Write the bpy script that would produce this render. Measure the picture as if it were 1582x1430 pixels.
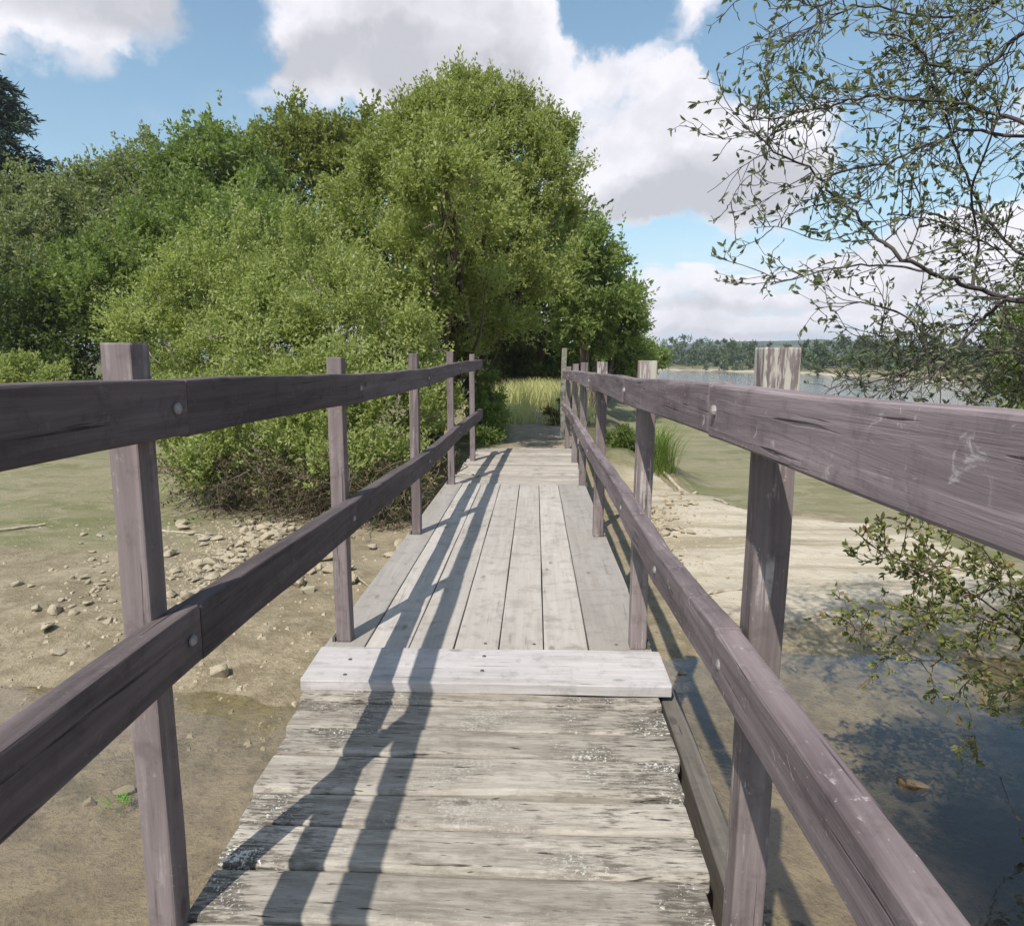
import bpy, math, random
import numpy as np
from mathutils import Vector, Matrix
random.seed(7); rng = np.random.default_rng(11)
scene = bpy.context.scene
for o in list(bpy.data.objects): bpy.data.objects.remove(o)
R = math.radians

# ------------------------------------------------------------------ camera
PITCH, YAW, ROLL, FPX = .1467, -.033, .0051, 1054.9
CAM = np.array([.184, 0, 1.2262])
_fw = np.array([math.sin(YAW), math.cos(YAW), 0]); _rt = np.array([math.cos(YAW), -math.sin(YAW), 0]); _z = np.array([0, 0, 1.])
FW = _fw*math.cos(PITCH) - _z*math.sin(PITCH); _up = _fw*math.sin(PITCH) + _z*math.cos(PITCH)
RT = _rt*math.cos(ROLL) + _up*math.sin(ROLL); UP = _up*math.cos(ROLL) - _rt*math.sin(ROLL)
cd = bpy.data.cameras.new('camera'); cam = bpy.data.objects.new('camera', cd); scene.collection.objects.link(cam)
cd.sensor_width = 36; cd.lens = 36*FPX/1582; cd.clip_start = .02; cd.clip_end = 6000
M = Matrix(((RT[0], UP[0], -FW[0], CAM[0]), (RT[1], UP[1], -FW[1], CAM[1]), (RT[2], UP[2], -FW[2], CAM[2]), (0, 0, 0, 1)))
cam.matrix_world = M; scene.camera = cam
def ray(x, y): return FW + RT*(x-791)/FPX - UP*(y-715)/FPX
def at_z(x, y, z): d = ray(x, y); return CAM + d*(z-CAM[2])/d[2]
def at_y(x, y, Y): d = ray(x, y); return CAM + d*Y/d[1]

# ------------------------------------------------------------------ node helper
class N:
    def __init__(s, tree): s.t = tree; s.n = tree.nodes; s.l = tree.links
    def add(s, typ, ins=None, **props):
        nd = s.n.new(typ)
        for k, v in props.items(): setattr(nd, k, v)
        for k, v in (ins or {}).items(): s.set(nd.inputs[k], v)
        return nd
    def set(s, sock, v):
        if isinstance(v, bpy.types.NodeSocket): s.l.new(v, sock)
        else: sock.default_value = v
    def math(s, op, a, b=0, c=0, clamp=False):
        nd = s.n.new('ShaderNodeMath'); nd.operation = op; nd.use_clamp = clamp
        s.set(nd.inputs[0], a); s.set(nd.inputs[1], b); s.set(nd.inputs[2], c); return nd.outputs[0]
    def vm(s, op, a, b=(0, 0, 0), out=0):
        nd = s.n.new('ShaderNodeVectorMath'); nd.operation = op; s.set(nd.inputs[0], a); s.set(nd.inputs[1], b); return nd.outputs[out]
    def ss(s, v, a, b, lo=0, hi=1):
        return s.add('ShaderNodeMapRange', {0: v, 1: a, 2: b, 3: lo, 4: hi}, interpolation_type='SMOOTHSTEP').outputs[0]
    def mix(s, f, a, b, blend='MIX'):
        nd = s.n.new('ShaderNodeMix'); nd.data_type = 'RGBA'; nd.blend_type = blend; nd.clamp_factor = True
        for i, v in ((0, f), (6, a), (7, b)):
            s.set(nd.inputs[i], (*v, 1) if isinstance(v, tuple) and len(v) == 3 else v)
        return nd.outputs[2]
    def noise(s, vec, scale, detail=4, rough=.55, out=0, dist=0.):
        return s.add('ShaderNodeTexNoise', {'Vector': vec, 'Scale': scale, 'Detail': detail, 'Roughness': rough, 'Distortion': dist}).outputs[out]
    def mapping(s, vec, scale=(1, 1, 1), loc=(0, 0, 0), rot=(0, 0, 0)):
        return s.add('ShaderNodeMapping', {'Vector': vec, 'Scale': scale, 'Location': loc, 'Rotation': rot}).outputs[0]

# ------------------------------------------------------------------ world: daylight sky with cumulus
SUN = Vector((.30, .72, -1.0)).normalized()
w = bpy.data.worlds.new('World'); scene.world = w; w.use_nodes = True
w.node_tree.nodes.clear(); n = N(w.node_tree)
SKY = .10
sky = n.add('ShaderNodeTexSky', sky_type='NISHITA', sun_disc=False, sun_elevation=math.asin(-SUN.z), sun_rotation=math.atan2(-SUN.x, -SUN.y), air_density=1.25, dust_density=.6, ozone_density=2.2)
d = n.vm('NORMALIZE', n.add('ShaderNodeTexCoord').outputs['Generated'])
wn = n.vm('SUBTRACT', n.noise(d, 5.5, 6, .62, out=1), (.5, .5, .5))
wd = n.vm('ADD', d, n.vm('MULTIPLY', wn, (.17, .17, .14)))
def blob_sum(blobs, wd, up_shift=0):
    tot = None
    for (px, py, rx, ry, s) in blobs:
        c = ray(px, py); c = c/np.linalg.norm(c); k = FPX*np.linalg.norm(ray(px, py))/1.0
        rr = np.cross(c, [0, 0, 1]); rr /= np.linalg.norm(rr); uu = np.cross(rr, c)
        k = FPX*1.08
        a = n.vm('DOT_PRODUCT', wd, tuple(rr*k/rx), 1); b = n.math('SUBTRACT', n.vm('DOT_PRODUCT', wd, tuple(uu*k/ry), 1), up_shift)
        q = n.math('ADD', n.math('MULTIPLY', a, a), n.math('MULTIPLY', b, b))
        v = n.math('MULTIPLY', n.math('SUBTRACT', 1.0, q, clamp=True), n.math('MULTIPLY', n.math('GREATER_THAN', n.vm('DOT_PRODUCT', d, tuple(c), 1), .3), s))
        tot = v if tot is None else n.math('ADD', tot, v)
    return tot
clouds = [(90, -40, 210, 95, 1.3), (105, 70, 60, 62, .75), (-190, 10, 150, 80, 1),
          (590, 15, 245, 120, 1.5), (480, 130, 120, 50, .7), (755, 40, 140, 110, 1.1), (860, 120, 100, 75, .9), (720, 150, 170, 55, .7),
          (1050, 40, 80, 45, .9), (980, 125, 80, 40, .6), (1070, 235, 215, 105, 1.4), (930, 280, 170, 80, 1.1), (1170, 290, 110, 60, .8), (1050, 130, 40, 30, .8),
          (1060, 435, 120, 26, .7), (1150, 505, 330, 26, .5), (1300, 450, 240, 30, .4), (1450, 405, 190, 62, 1.1), (1620, 375, 150, 62, 1.0), (960, 480, 200, 40, .7),
          (1250, 230, 60, 60, .4), (945, 10, 120, 85, -1.3), (350, 15, 70, 90, -.8), (1210, 60, 120, 90, -1.0), (1750, 120, 140, 80, 1.0), (-350, 250, 260, 90, 1.0), (350, -330, 420, 100, 1.2), (1200, -350, 330, 110, 1.1), (2300, 300, 300, 110, 1.2)]
dens = blob_sum(clouds, wd)
fb = n.noise(n.mapping(d, (1, 1, 1.6)), 9, 8, .62)
hz = n.noise(n.mapping(d, (6, 6, 30)), 1.6, 6, .6)           # flat streaky cloud layer low over the horizon
elev = n.add('ShaderNodeSeparateXYZ', {0: d}).outputs[2]
low = n.math('MULTIPLY', n.ss(elev, .17, .09), n.ss(hz, .38, .60, 0, .85))
# a loose random field of cumulus elsewhere in the sky, outside the named clouds
far = n.math('MULTIPLY', n.ss(n.noise(n.mapping(d, (1, 1, 2)), 2.3, 5, .55), .52, .66, 0, 1.0), n.ss(n.vm('DOT_PRODUCT', d, tuple(FW), 1), .62, .45))
dd = n.math('ADD', n.math('ADD', dens, n.math('MULTIPLY', n.math('SUBTRACT', fb, .5), .9)), n.math('ADD', low, far))
alpha = n.math('MULTIPLY', n.ss(dd, .0, .80), .96)
greys = [(150, 10, 240, 55, 1.0), (600, 95, 270, 60, 1.0), (640, 10, 170, 45, .5), (800, 150, 80, 40, .5), (1150, 285, 190, 60, 1.1), (980, 315, 150, 38, .9), (850, 205, 60, 40, .3), (1100, 470, 300, 14, .4), (1200, 520, 300, 12, .4), (1480, 440, 150, 22, .4)]
gsum = blob_sum(greys, n.vm('ADD', d, n.vm('MULTIPLY', wn, (.16, .16, .12))))
grey = n.math('ADD', n.math('MULTIPLY', gsum, .95), n.math('MULTIPLY', n.ss(n.noise(d, 14, 6, .6), .40, .7), .42), clamp=True)
ccol = n.mix(grey, (8.5, 8.3, 8.8), (5.1, 5.1, 5.5))
skyc = n.add('ShaderNodeHueSaturation', {'Hue': .487, 'Saturation': .98, 'Value': 1.28, 'Color': sky.outputs[0]}).outputs[0]
skyc = n.mix(n.ss(elev, .20, .0, 0, .85), skyc, (4.9, 6.0, 7.9))
fin = n.mix(alpha, skyc, ccol)
bg = n.add('ShaderNodeBackground', {'Color': fin, 'Strength': SKY})
n.l.new(bg.outputs[0], n.add('ShaderNodeOutputWorld').inputs[0])
w.cycles.sampling_method = 'MANUAL'; w.cycles.sample_map_resolution = 1024

# ------------------------------------------------------------------ sun, exposure
sl = bpy.data.lights.new('sun', 'SUN'); so = bpy.data.objects.new('sun', sl); scene.collection.objects.link(so)
sl.energy = 4.3; sl.angle = R(.53); sl.color = (1, .955, .88); so.rotation_euler = SUN.to_track_quat('-Z', 'Y').to_euler(); so.location = (-3, -7, 12)
vs = scene.view_settings; vs.view_transform = 'Standard'; vs.look = 'None'; vs.exposure = .28; vs.gamma = 1; vs.use_curve_mapping = False
scene.cycles.max_bounces = 7; scene.cycles.transparent_max_bounces = 12; scene.cycles.caustics_reflective = False; scene.cycles.caustics_refractive = False

# ------------------------------------------------------------------ object helpers
COL = scene.collection
def tag(o, label=None, cat=None, group=None, kind=None):
    for k, v in (('label', label), ('category', cat), ('group', group), ('kind', kind)):
        if v: o[k] = v
    return o
def empty(name, loc, **t):
    o = bpy.data.objects.new(name, None); o.location = loc; o.empty_display_size = .2; COL.objects.link(o); return tag(o, **t)
def link(name, me, mat, parent=None, loc=(0, 0, 0)):
    o = bpy.data.objects.new(name, me); COL.objects.link(o)
    if mat: me.materials.append(mat)
    if parent is not None:
        o.parent = parent; o.location = Vector(loc) - parent_loc(parent)
    else: o.location = loc
    return o
def parent_loc(p):
    v = Vector(p.location)
    while p.parent: p = p.parent; v += Vector(p.location)
    return v
def mesh_np(name, verts, faces, tint=None, smooth=False, vattr=None, origin=(0, 0, 0)):
    verts = np.asarray(verts, np.float32) - np.asarray(origin, np.float32); faces = np.asarray(faces, np.int32)
    me = bpy.data.meshes.new(name); k = faces.shape[1]
    me.vertices.add(len(verts)); me.vertices.foreach_set('co', verts.ravel())
    me.loops.add(faces.size); me.loops.foreach_set('vertex_index', faces.ravel())
    me.polygons.add(len(faces)); me.polygons.foreach_set('loop_start', np.arange(0, faces.size, k, dtype=np.int32))
    if tint is not None: a = me.attributes.new('tint', 'FLOAT', 'FACE'); a.data.foreach_set('value', np.asarray(tint, np.float32))
    for key, val in (vattr or {}).items():
        a = me.attributes.new(key, 'FLOAT', 'POINT'); a.data.foreach_set('value', np.asarray(val, np.float32))
    me.polygons.foreach_set('use_smooth', np.full(len(faces), smooth))
    me.update(calc_edges=True); return me
class Acc:                                    # collects quads
    def __init__(s): s.v = []; s.f = []; s.t = []; s.n = 0
    def add(s, v, f, t=.5):
        v = np.asarray(v, float); f = np.asarray(f, int)
        s.v.append(v); s.f.append(f + s.n); s.t.append(np.full(len(f), t) if np.isscalar(t) else t); s.n += len(v)
    def mesh(s, name, smooth=False, origin=(0, 0, 0)):
        return mesh_np(name, np.concatenate(s.v), np.concatenate(s.f), np.concatenate(s.t), smooth, origin=origin)
def tube(acc, pts, rad, k=6, t=.5):
    pts = np.asarray(pts, float); m = len(pts); rad = np.broadcast_to(rad, m)
    tan = np.gradient(pts, axis=0); tan /= np.linalg.norm(tan, axis=1)[:, None] + 1e-9
    a = np.cross(tan[0], [0.13, 0.31, .94]); a /= np.linalg.norm(a) + 1e-9
    ang = np.arange(k)/k*2*math.pi; V = []
    for i in range(m):
        a = a - tan[i]*(a@tan[i]); a /= np.linalg.norm(a) + 1e-9; b = np.cross(tan[i], a)
        V.append(pts[i] + rad[i]*(np.cos(ang)[:, None]*a + np.sin(ang)[:, None]*b))
    V = np.concatenate(V); i = np.arange(m-1)[:, None]*k; j = np.arange(k)[None]; j2 = (j+1) % k
    F = np.stack([i+j, i+j2, i+k+j2, i+k+j], -1).reshape(-1, 4); acc.add(V, F, t)
def smooth_poly(pts, n_=None):                # Catmull-Rom through points
    P = np.asarray(pts, float); n_ = n_ or 4; P = np.vstack([2*P[0]-P[1], P, 2*P[-1]-P[-2]]); out = []
    for i in range(1, len(P)-2):
        for q in range(n_):
            t = q/n_; out.append(.5*((2*P[i]) + (-P[i-1]+P[i+1])*t + (2*P[i-1]-5*P[i]+4*P[i+1]-P[i+2])*t*t + (-P[i-1]+3*P[i]-3*P[i+1]+P[i+2])*t**3))
    out.append(P[-2]); return np.array(out)
_L = rng.random((256, 256))
def vn(x, y):
    xi = np.floor(x).astype(int); yi = np.floor(y).astype(int); fx = x-xi; fy = y-yi; fx = fx*fx*(3-2*fx); fy = fy*fy*(3-2*fy)
    g = lambda a, b: _L[a % 256, b % 256]
    return (g(xi, yi)*(1-fx)+g(xi+1, yi)*fx)*(1-fy) + (g(xi, yi+1)*(1-fx)+g(xi+1, yi+1)*fx)*fy
def fbm(x, y, s=1, o=4):
    r = 0; a = .5; t = 0
    for i in range(o): r = r + a*vn(x*s+17.3*i, y*s+9.1*i); t += a; s *= 2.03; a *= .5
    return r/t
def sst(v, a, b): t = np.clip((v-a)/(b-a), 0, 1); return t*t*(3-2*t)

# ------------------------------------------------------------------ materials
def newmat(name):
    m = bpy.data.materials.new(name); m.use_nodes = True; m.node_tree.nodes.clear(); n = N(m.node_tree)
    return m, n, n.add('ShaderNodeOutputMaterial')
def wood(name, axis, dark, light, crack=.5, scuff=0., lichen=0., stain=None, grain=1., rough=.75, ax=1.6):
    m, n, out = newmat(name)
    obj = n.add('ShaderNodeTexCoord').outputs['Object']; rnd = n.add('ShaderNodeObjectInfo').outputs['Random']
    tint = n.add('ShaderNodeAttribute', attribute_name='tint').outputs['Fac']
    off = n.add('ShaderNodeCombineXYZ', {0: n.math('MULTIPLY', rnd, 37.0), 1: n.math('MULTIPLY', tint, 53.0), 2: n.math('MULTIPLY', tint, 11.0)}).outputs[0]
    v = n.vm('ADD', obj, off)
    sc = [38*grain]*3; sc[axis] = ax*grain; fine = n.noise(n.mapping(v, tuple(sc)), 1.0, 6, .65, dist=.6)
    sc2 = [9]*3; sc2[axis] = 1.1; broad = n.noise(n.mapping(v, tuple(sc2)), 1.0, 4, .6)
    sc3 = [75*grain]*3; sc3[axis] = ax*1.6; crk = n.noise(n.mapping(v, tuple(sc3)), 1.0, 3, .5, dist=.4)
    pat = n.noise(v, 5.5, 5, .6)
    f = n.math('ADD', n.math('MULTIPLY', n.ss(fine, .3, .7), .55), n.math('MULTIPLY', n.ss(broad, .32, .68), .45))
    c = n.mix(f, dark, light)
    tl = n.math('ADD', .80, n.math('MULTIPLY', tint, .36))
    c = n.mix(1.0, c, n.add('ShaderNodeCombineXYZ', {0: tl, 1: tl, 2: tl}).outputs[0], 'MULTIPLY')
    ck = n.math('MULTIPLY', n.ss(crk, .64, .74), crack)
    c = n.mix(ck, c, tuple(x*.28 for x in dark))
    if stain: c = n.mix(n.math('MULTIPLY', n.ss(pat, .50, .68), .75), c, stain)
    if lichen:
        X = n.add('ShaderNodeSeparateXYZ', {0: obj}).outputs[0]
        edge = n.math('ADD', .34, n.ss(n.math('ABSOLUTE', n.math('SUBTRACT', X, -.02)), .15, .58))
        s4 = [60, 110, 80]; s4[axis] = 17
        g = n.noise(n.mapping(v, tuple(s4)), 1.0, 7, .72); g2 = n.noise(v, 4.2, 5, .6); g3 = n.noise(v, 95, 4, .7)
        dk = n.math('MULTIPLY', n.ss(n.math('ADD', n.math('MULTIPLY', g, .55), n.math('MULTIPLY', g2, .45)), .465, .57), n.math('MULTIPLY', edge, lichen), clamp=True)
        c = n.mix(dk, c, (.115, .10, .082))
        wh = n.math('MULTIPLY', n.ss(n.math('ADD', n.math('MULTIPLY', g3, .5), n.math('MULTIPLY', g2, .5)), .565, .62), n.math('MULTIPLY', edge, .85), clamp=True)
        c = n.mix(wh, c, (.62, .60, .53))
    if scuff:
        s5 = [26]*3; s5[axis] = 20; s = n.noise(n.mapping(v, tuple(s5), rot=(0, .5, .4)), 1.0, 5, .7, dist=1.8)
        k = n.math('MULTIPLY', n.math('MULTIPLY', n.ss(s, .60, .68), n.ss(pat, .42, .56)), scuff, clamp=True)
        c = n.mix(k, c, (.47, .415, .41))
        s6 = [60]*3; s6[axis] = 2.2; k2 = n.math('MULTIPLY', n.math('MULTIPLY', n.ss(n.noise(n.mapping(v, tuple(s6)), 1.0, 3, .6), .54 if axis == 2 else .62, .64 if axis == 2 else .70), n.ss(pat if axis == 2 else broad, .46, .60)), scuff*(.85 if axis == 2 else .5))
        c = n.mix(k2, c, (.52, .47, .44))
    if axis == 2 and scuff > .5:      # peeled, bleached heads of the right-hand posts
        gzc = n.add('ShaderNodeSeparateXYZ', {0: n.add('ShaderNodeTexCoord').outputs['Generated']}).outputs[2]
        pk = n.math('MULTIPLY', n.ss(n.noise(n.mapping(v, (70, 70, 9)), 1.0, 5, .65), .46, .56), n.ss(gzc, .88, .93)); c = n.mix(pk, c, (.44, .41, .36))
    gr = n.math('MULTIPLY', n.ss(n.noise(v, 13, 6, .7), .50, .68), .60); c = n.mix(gr, c, n.mix(.5, c, tuple(x*.35 for x in dark)))
    sk = [7]*3; sk[axis] = 3.2; vo = n.add('ShaderNodeTexVoronoi', {'Vector': n.mapping(v, tuple(sk)), 'Scale': 1.0}, feature='F1').outputs[0]
    kn = n.math('MULTIPLY', n.ss(vo, .13, .05), .6); c = n.mix(kn, c, tuple(x*.4 for x in dark))
    h = n.math('ADD', n.math('MULTIPLY', fine, .6), n.math('SUBTRACT', n.math('MULTIPLY', pat, .25), n.math('MULTIPLY', ck, .9)))
    b = n.add('ShaderNodeBump', {'Strength': .8, 'Distance': .006, 'Height': h}).outputs[0]
    p = n.add('ShaderNodeBsdfPrincipled', {'Base Color': c, 'Roughness': min(.95, rough+.1), 'Specular IOR Level': .22, 'Normal': b})
    n.l.new(p.outputs[0], out.inputs[0]); return m
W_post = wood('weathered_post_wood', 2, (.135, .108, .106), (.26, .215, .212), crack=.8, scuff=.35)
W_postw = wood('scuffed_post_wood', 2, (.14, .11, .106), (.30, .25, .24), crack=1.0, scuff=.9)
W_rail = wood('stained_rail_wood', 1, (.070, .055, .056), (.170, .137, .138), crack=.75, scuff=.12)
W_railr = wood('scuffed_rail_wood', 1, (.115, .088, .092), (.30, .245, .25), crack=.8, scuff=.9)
W_deck = wood('grey_deck_board', 1, (.34, .305, .27), (.445, .41, .37), crack=.35, grain=.8, stain=(.32, .29, .255))
W_cross = wood('pale_threshold_wood', 0, (.36, .335, .315), (.52, .485, .475), crack=.6, grain=.9, stain=(.37, .34, .33), scuff=.3, ax=2.2)
W_sleep = wood('lichened_sleeper_wood', 0, (.21, .18, .145), (.48, .435, .37), crack=1.0, lichen=.85, grain=1.0, rough=.9, ax=5.5)
W_fardeck = wood('sandy_cross_board', 0, (.30, .26, .225), (.47, .42, .365), crack=.5, stain=(.26, .23, .19), rough=.9)
W_beam = wood('grey_beam_wood', 1, (.10, .088, .075), (.20, .175, .15), crack=.6)
def simple(name, col, rough=.6, metal=0., var=0.3, scale=30):
    m, n, out = newmat(name); v = n.add('ShaderNodeTexCoord').outputs['Object']; f = n.noise(v, scale, 4)
    c = n.mix(n.ss(f, .3, .7), tuple(x*(1-var) for x in col), tuple(min(1, x*(1+var)) for x in col))
    p = n.add('ShaderNodeBsdfPrincipled', {'Base Color': c, 'Roughness': rough, 'Metallic': metal, 'Normal': n.add('ShaderNodeBump', {'Strength': .4, 'Distance': .003, 'Height': f}).outputs[0]})
    n.l.new(p.outputs[0], out.inputs[0]); return m
M_bolt = simple('zinc_bolt', (.30, .28, .27), .65, .4)
M_bark = simple('grey_brown_bark', (.11, .085, .065), .9)
M_twig = simple('brown_twig', (.12, .085, .06), .85)
M_dead = simple('grey_dead_twig', (.34, .29, .25), .9)
M_drift = simple('driftwood', (.36, .31, .24), .9)
M_oldpost = simple('old_post_wood', (.20, .19, .15), .9)
def leafmat(name, a, b, tr=.46, rough=.5, dead=None, deadp=.93):
    m, n, out = newmat(name)
    t = n.add('ShaderNodeAttribute', attribute_name='tint').outputs['Fac']
    c = n.mix(t, tuple(x*1.3 for x in a), tuple(min(.6, x*1.12) for x in b))
    if dead: c = n.mix(n.ss(t, deadp, deadp+.03), c, dead)
    p = n.add('ShaderNodeBsdfPrincipled', {'Base Color': c, 'Roughness': rough, 'Specular IOR Level': .4})
    tl = n.add('ShaderNodeBsdfTranslucent', {'Color': n.mix(1.0, c, (1.1, 1.25, .55), 'MULTIPLY')})
    mx = n.add('ShaderNodeMixShader', {0: tr}); n.l.new(p.outputs[0], mx.inputs[1]); n.l.new(tl.outputs[0], mx.inputs[2]); n.l.new(mx.outputs[0], out.inputs[0]); return m
L_willow = leafmat('willow_leaf', (.16, .185, .045), (.36, .385, .145), dead=(.45, .46, .30), deadp=.90)
L_willowlow = leafmat('willow_leaf_low', (.18, .21, .055), (.38, .41, .17), dead=(.46, .44, .32), deadp=.86)
L_dark = leafmat('dark_leaf', (.05, .075, .02), (.135, .175, .055))
L_mid = leafmat('mid_leaf', (.10, .14, .032), (.25, .30, .095))
L_grey = leafmat('grey_leaf', (.125, .145, .055), (.28, .30, .15))
L_yellow = leafmat('yellow_leaf', (.12, .14, .025), (.26, .27, .07))
L_conifer = leafmat('conifer_needle', (.012, .03, .016), (.035, .065, .032), tr=.05)
L_fore = leafmat('foreground_leaf', (.085, .10, .055), (.23, .25, .15), tr=.40)
L_shrub = leafmat('shrub_leaf', (.08, .095, .025), (.24, .25, .085), tr=.3, dead=(.25, .16, .07))
L_grass = leafmat('grass_blade', (.36, .34, .14), (.62, .56, .34), tr=.4, dead=(.5, .42, .25), deadp=.8)
L_sedge = leafmat('sedge_blade', (.10, .15, .03), (.26, .32, .09), tr=.4)
L_moss = leafmat('moss_leaf', (.05, .08, .015), (.13, .17, .03), tr=.2)
L_far = leafmat('far_leaf', (.04, .062, .028), (.105, .135, .06), tr=.2)
L_bright = leafmat('bright_weed', (.13, .28, .05), (.25, .42, .12), tr=.3)

def ground_mat():
    m, n, out = newmat('lake_bed_mud'); v = n.add('ShaderNodeTexCoord').outputs['Object']
    A = lambda k: n.add('ShaderNodeAttribute', attribute_name=k).outputs['Fac']
    sand, algae, path, wood_, wet, muck_shade = A('sand'), A('algae'), A('path'), A('wood'), A('wet'), A('muck_shade')
    n1 = n.noise(v, .9, 6, .62); n2 = n.noise(v, 6, 7, .65); n3 = n.noise(v, 38, 5, .7); n4 = n.noise(v, 2.4, 8, .7, dist=.8); st = n.noise(n.mapping(v, (.45, 3.6, 1), rot=(0, 0, .06)), 1.0, 6, .6, dist=.5)
    mud = n.mix(n.ss(n2, .32, .68), (.205, .165, .10), (.31, .255, .168)); mud = n.mix(n.math('MULTIPLY', n.ss(n1, .45, .62), .6), mud, (.36, .30, .205))
    mud = n.mix(n.ss(n3, .56, .72), mud, (.17, .14, .095)); mud = n.mix(n.math('MULTIPLY', n.ss(n4, .52, .66), .4), mud, (.19, .155, .10))
    sn = n.mix(n.ss(st, .36, .6), (.34, .285, .195), (.56, .49, .38)); sn = n.mix(n.math('MULTIPLY', n.ss(n2, .5, .68), .6), sn, (.36, .31, .21)); sn = n.mix(n.math('MULTIPLY', n.ss(n3, .55, .7), .35), sn, (.30, .26, .19))
    al = n.mix(n.ss(n.noise(n.mapping(v, (.5, 1.8, 1)), 1.0, 7, .65), .38, .62), (.165, .165, .075), (.25, .225, .135)); al = n.mix(n.math('MULTIPLY', n.ss(n4, .50, .60), .75), al, (.29, .25, .165)); al = n.mix(n.math('MULTIPLY', n.ss(n3, .55, .70), .4), al, (.13, .12, .06))
    c = n.mix(n.ss(n.math('ADD', sand, n.math('MULTIPLY', n.math('SUBTRACT', n2, .5), .5)), .35, .6), mud, sn)
    c = n.mix(n.ss(n.math('ADD', algae, n.math('MULTIPLY', n.math('SUBTRACT', n2, .5), .9)), .3, .7), c, al)
    bed = n.mix(n.ss(n2, .38, .62), (.215, .172, .105), (.335, .275, .18)); bed = n.mix(n.math('MULTIPLY', n.ss(n3, .55, .66), .7), bed, (.13, .10, .06))
    bed = n.mix(n.math('MULTIPLY', n.ss(n.math('ADD', muck_shade, n.math('MULTIPLY', n.math('SUBTRACT', n2, .5), 1.2)), .35, .65), .9), bed, (.065, .058, .038))  # dark silt in the pool, with tree shade also put into this colour
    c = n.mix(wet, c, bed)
    c = n.mix(path, c, n.mix(n.ss(n2, .35, .65), (.22, .175, .12), (.36, .30, .215)))
    c = n.mix(wood_, c, n.mix(n.ss(n2, .4, .6), (.075, .072, .03), (.13, .135, .05)))
    h = n.math('ADD', n.math('ADD', n.math('MULTIPLY', n2, .6), n.math('MULTIPLY', n3, .3)), n.math('MULTIPLY', n4, .8))
    p = n.add('ShaderNodeBsdfPrincipled', {'Base Color': c, 'Roughness': n.math('SUBTRACT', .88, n.math('MULTIPLY', wet, .28)), 'Specular IOR Level': .3, 'Normal': n.add('ShaderNodeBump', {'Strength': 1.0, 'Distance': .05, 'Height': h}).outputs[0]})
    n.l.new(p.outputs[0], out.inputs[0]); return m
def water_mat():
    m, n, out = newmat('shallow_water'); v = n.add('ShaderNodeTexCoord').outputs['Object']
    h1 = n.noise(n.mapping(v, (1, 1.6, 1)), 3.2, 4, .5); h2 = n.noise(v, 16, 3, .5)
    dist = n.ss(n.vm('LENGTH', v, out=1), 6, 60)
    st = n.math('ADD', .05, n.math('MULTIPLY', dist, .45))
    b = n.add('ShaderNodeBump', {'Strength': st, 'Distance': .06, 'Height': n.math('ADD', h1, n.math('MULTIPLY', h2, .3))}).outputs[0]
    fr = n.add('ShaderNodeFresnel', {'IOR': 1.36, 'Normal': b}).outputs[0]
    g = n.add('ShaderNodeBsdfGlossy', {'Color': (.95, .95, .97, 1), 'Roughness': .04, 'Normal': b})
    t = n.add('ShaderNodeBsdfTransparent', {'Color': (.95, .93, .87, 1)})
    silt = n.add('ShaderNodeBsdfDiffuse', {'Color': (.21, .175, .115, 1)})
    mur = n.add('ShaderNodeMixShader', {0: .07}); n.l.new(t.outputs[0], mur.inputs[1]); n.l.new(silt.outputs[0], mur.inputs[2])
    mx = n.add('ShaderNodeMixShader', {0: n.math('MULTIPLY', fr, 1.5, clamp=True)}); n.l.new(mur.outputs[0], mx.inputs[1]); n.l.new(g.outputs[0], mx.inputs[2]); n.l.new(mx.outputs[0], out.inputs[0]); return m
def stone_mat():
    m, n, out = newmat('pale_stone'); v = n.add('ShaderNodeTexCoord').outputs['Object']; r = n.add('ShaderNodeObjectInfo').outputs['Random']
    v = n.vm('ADD', v, n.add('ShaderNodeCombineXYZ', {0: n.math('MULTIPLY', r, 40.), 1: n.math('MULTIPLY', r, 17.), 2: 0.}).outputs[0])
    f = n.noise(v, 22, 6, .65); c = n.mix(n.ss(f, .3, .7), (.27, .22, .145), (.50, .43, .31)); c = n.mix(n.math('MULTIPLY', r, .5), c, (.36, .31, .22))
    p = n.add('ShaderNodeBsdfPrincipled', {'Base Color': c, 'Roughness': .88, 'Normal': n.add('ShaderNodeBump', {'Strength': .6, 'Distance': .01, 'Height': f}).outputs[0]})
    n.l.new(p.outputs[0], out.inputs[0]); return m
M_ground, M_water, M_stone = ground_mat(), water_mat(), stone_mat()

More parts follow.
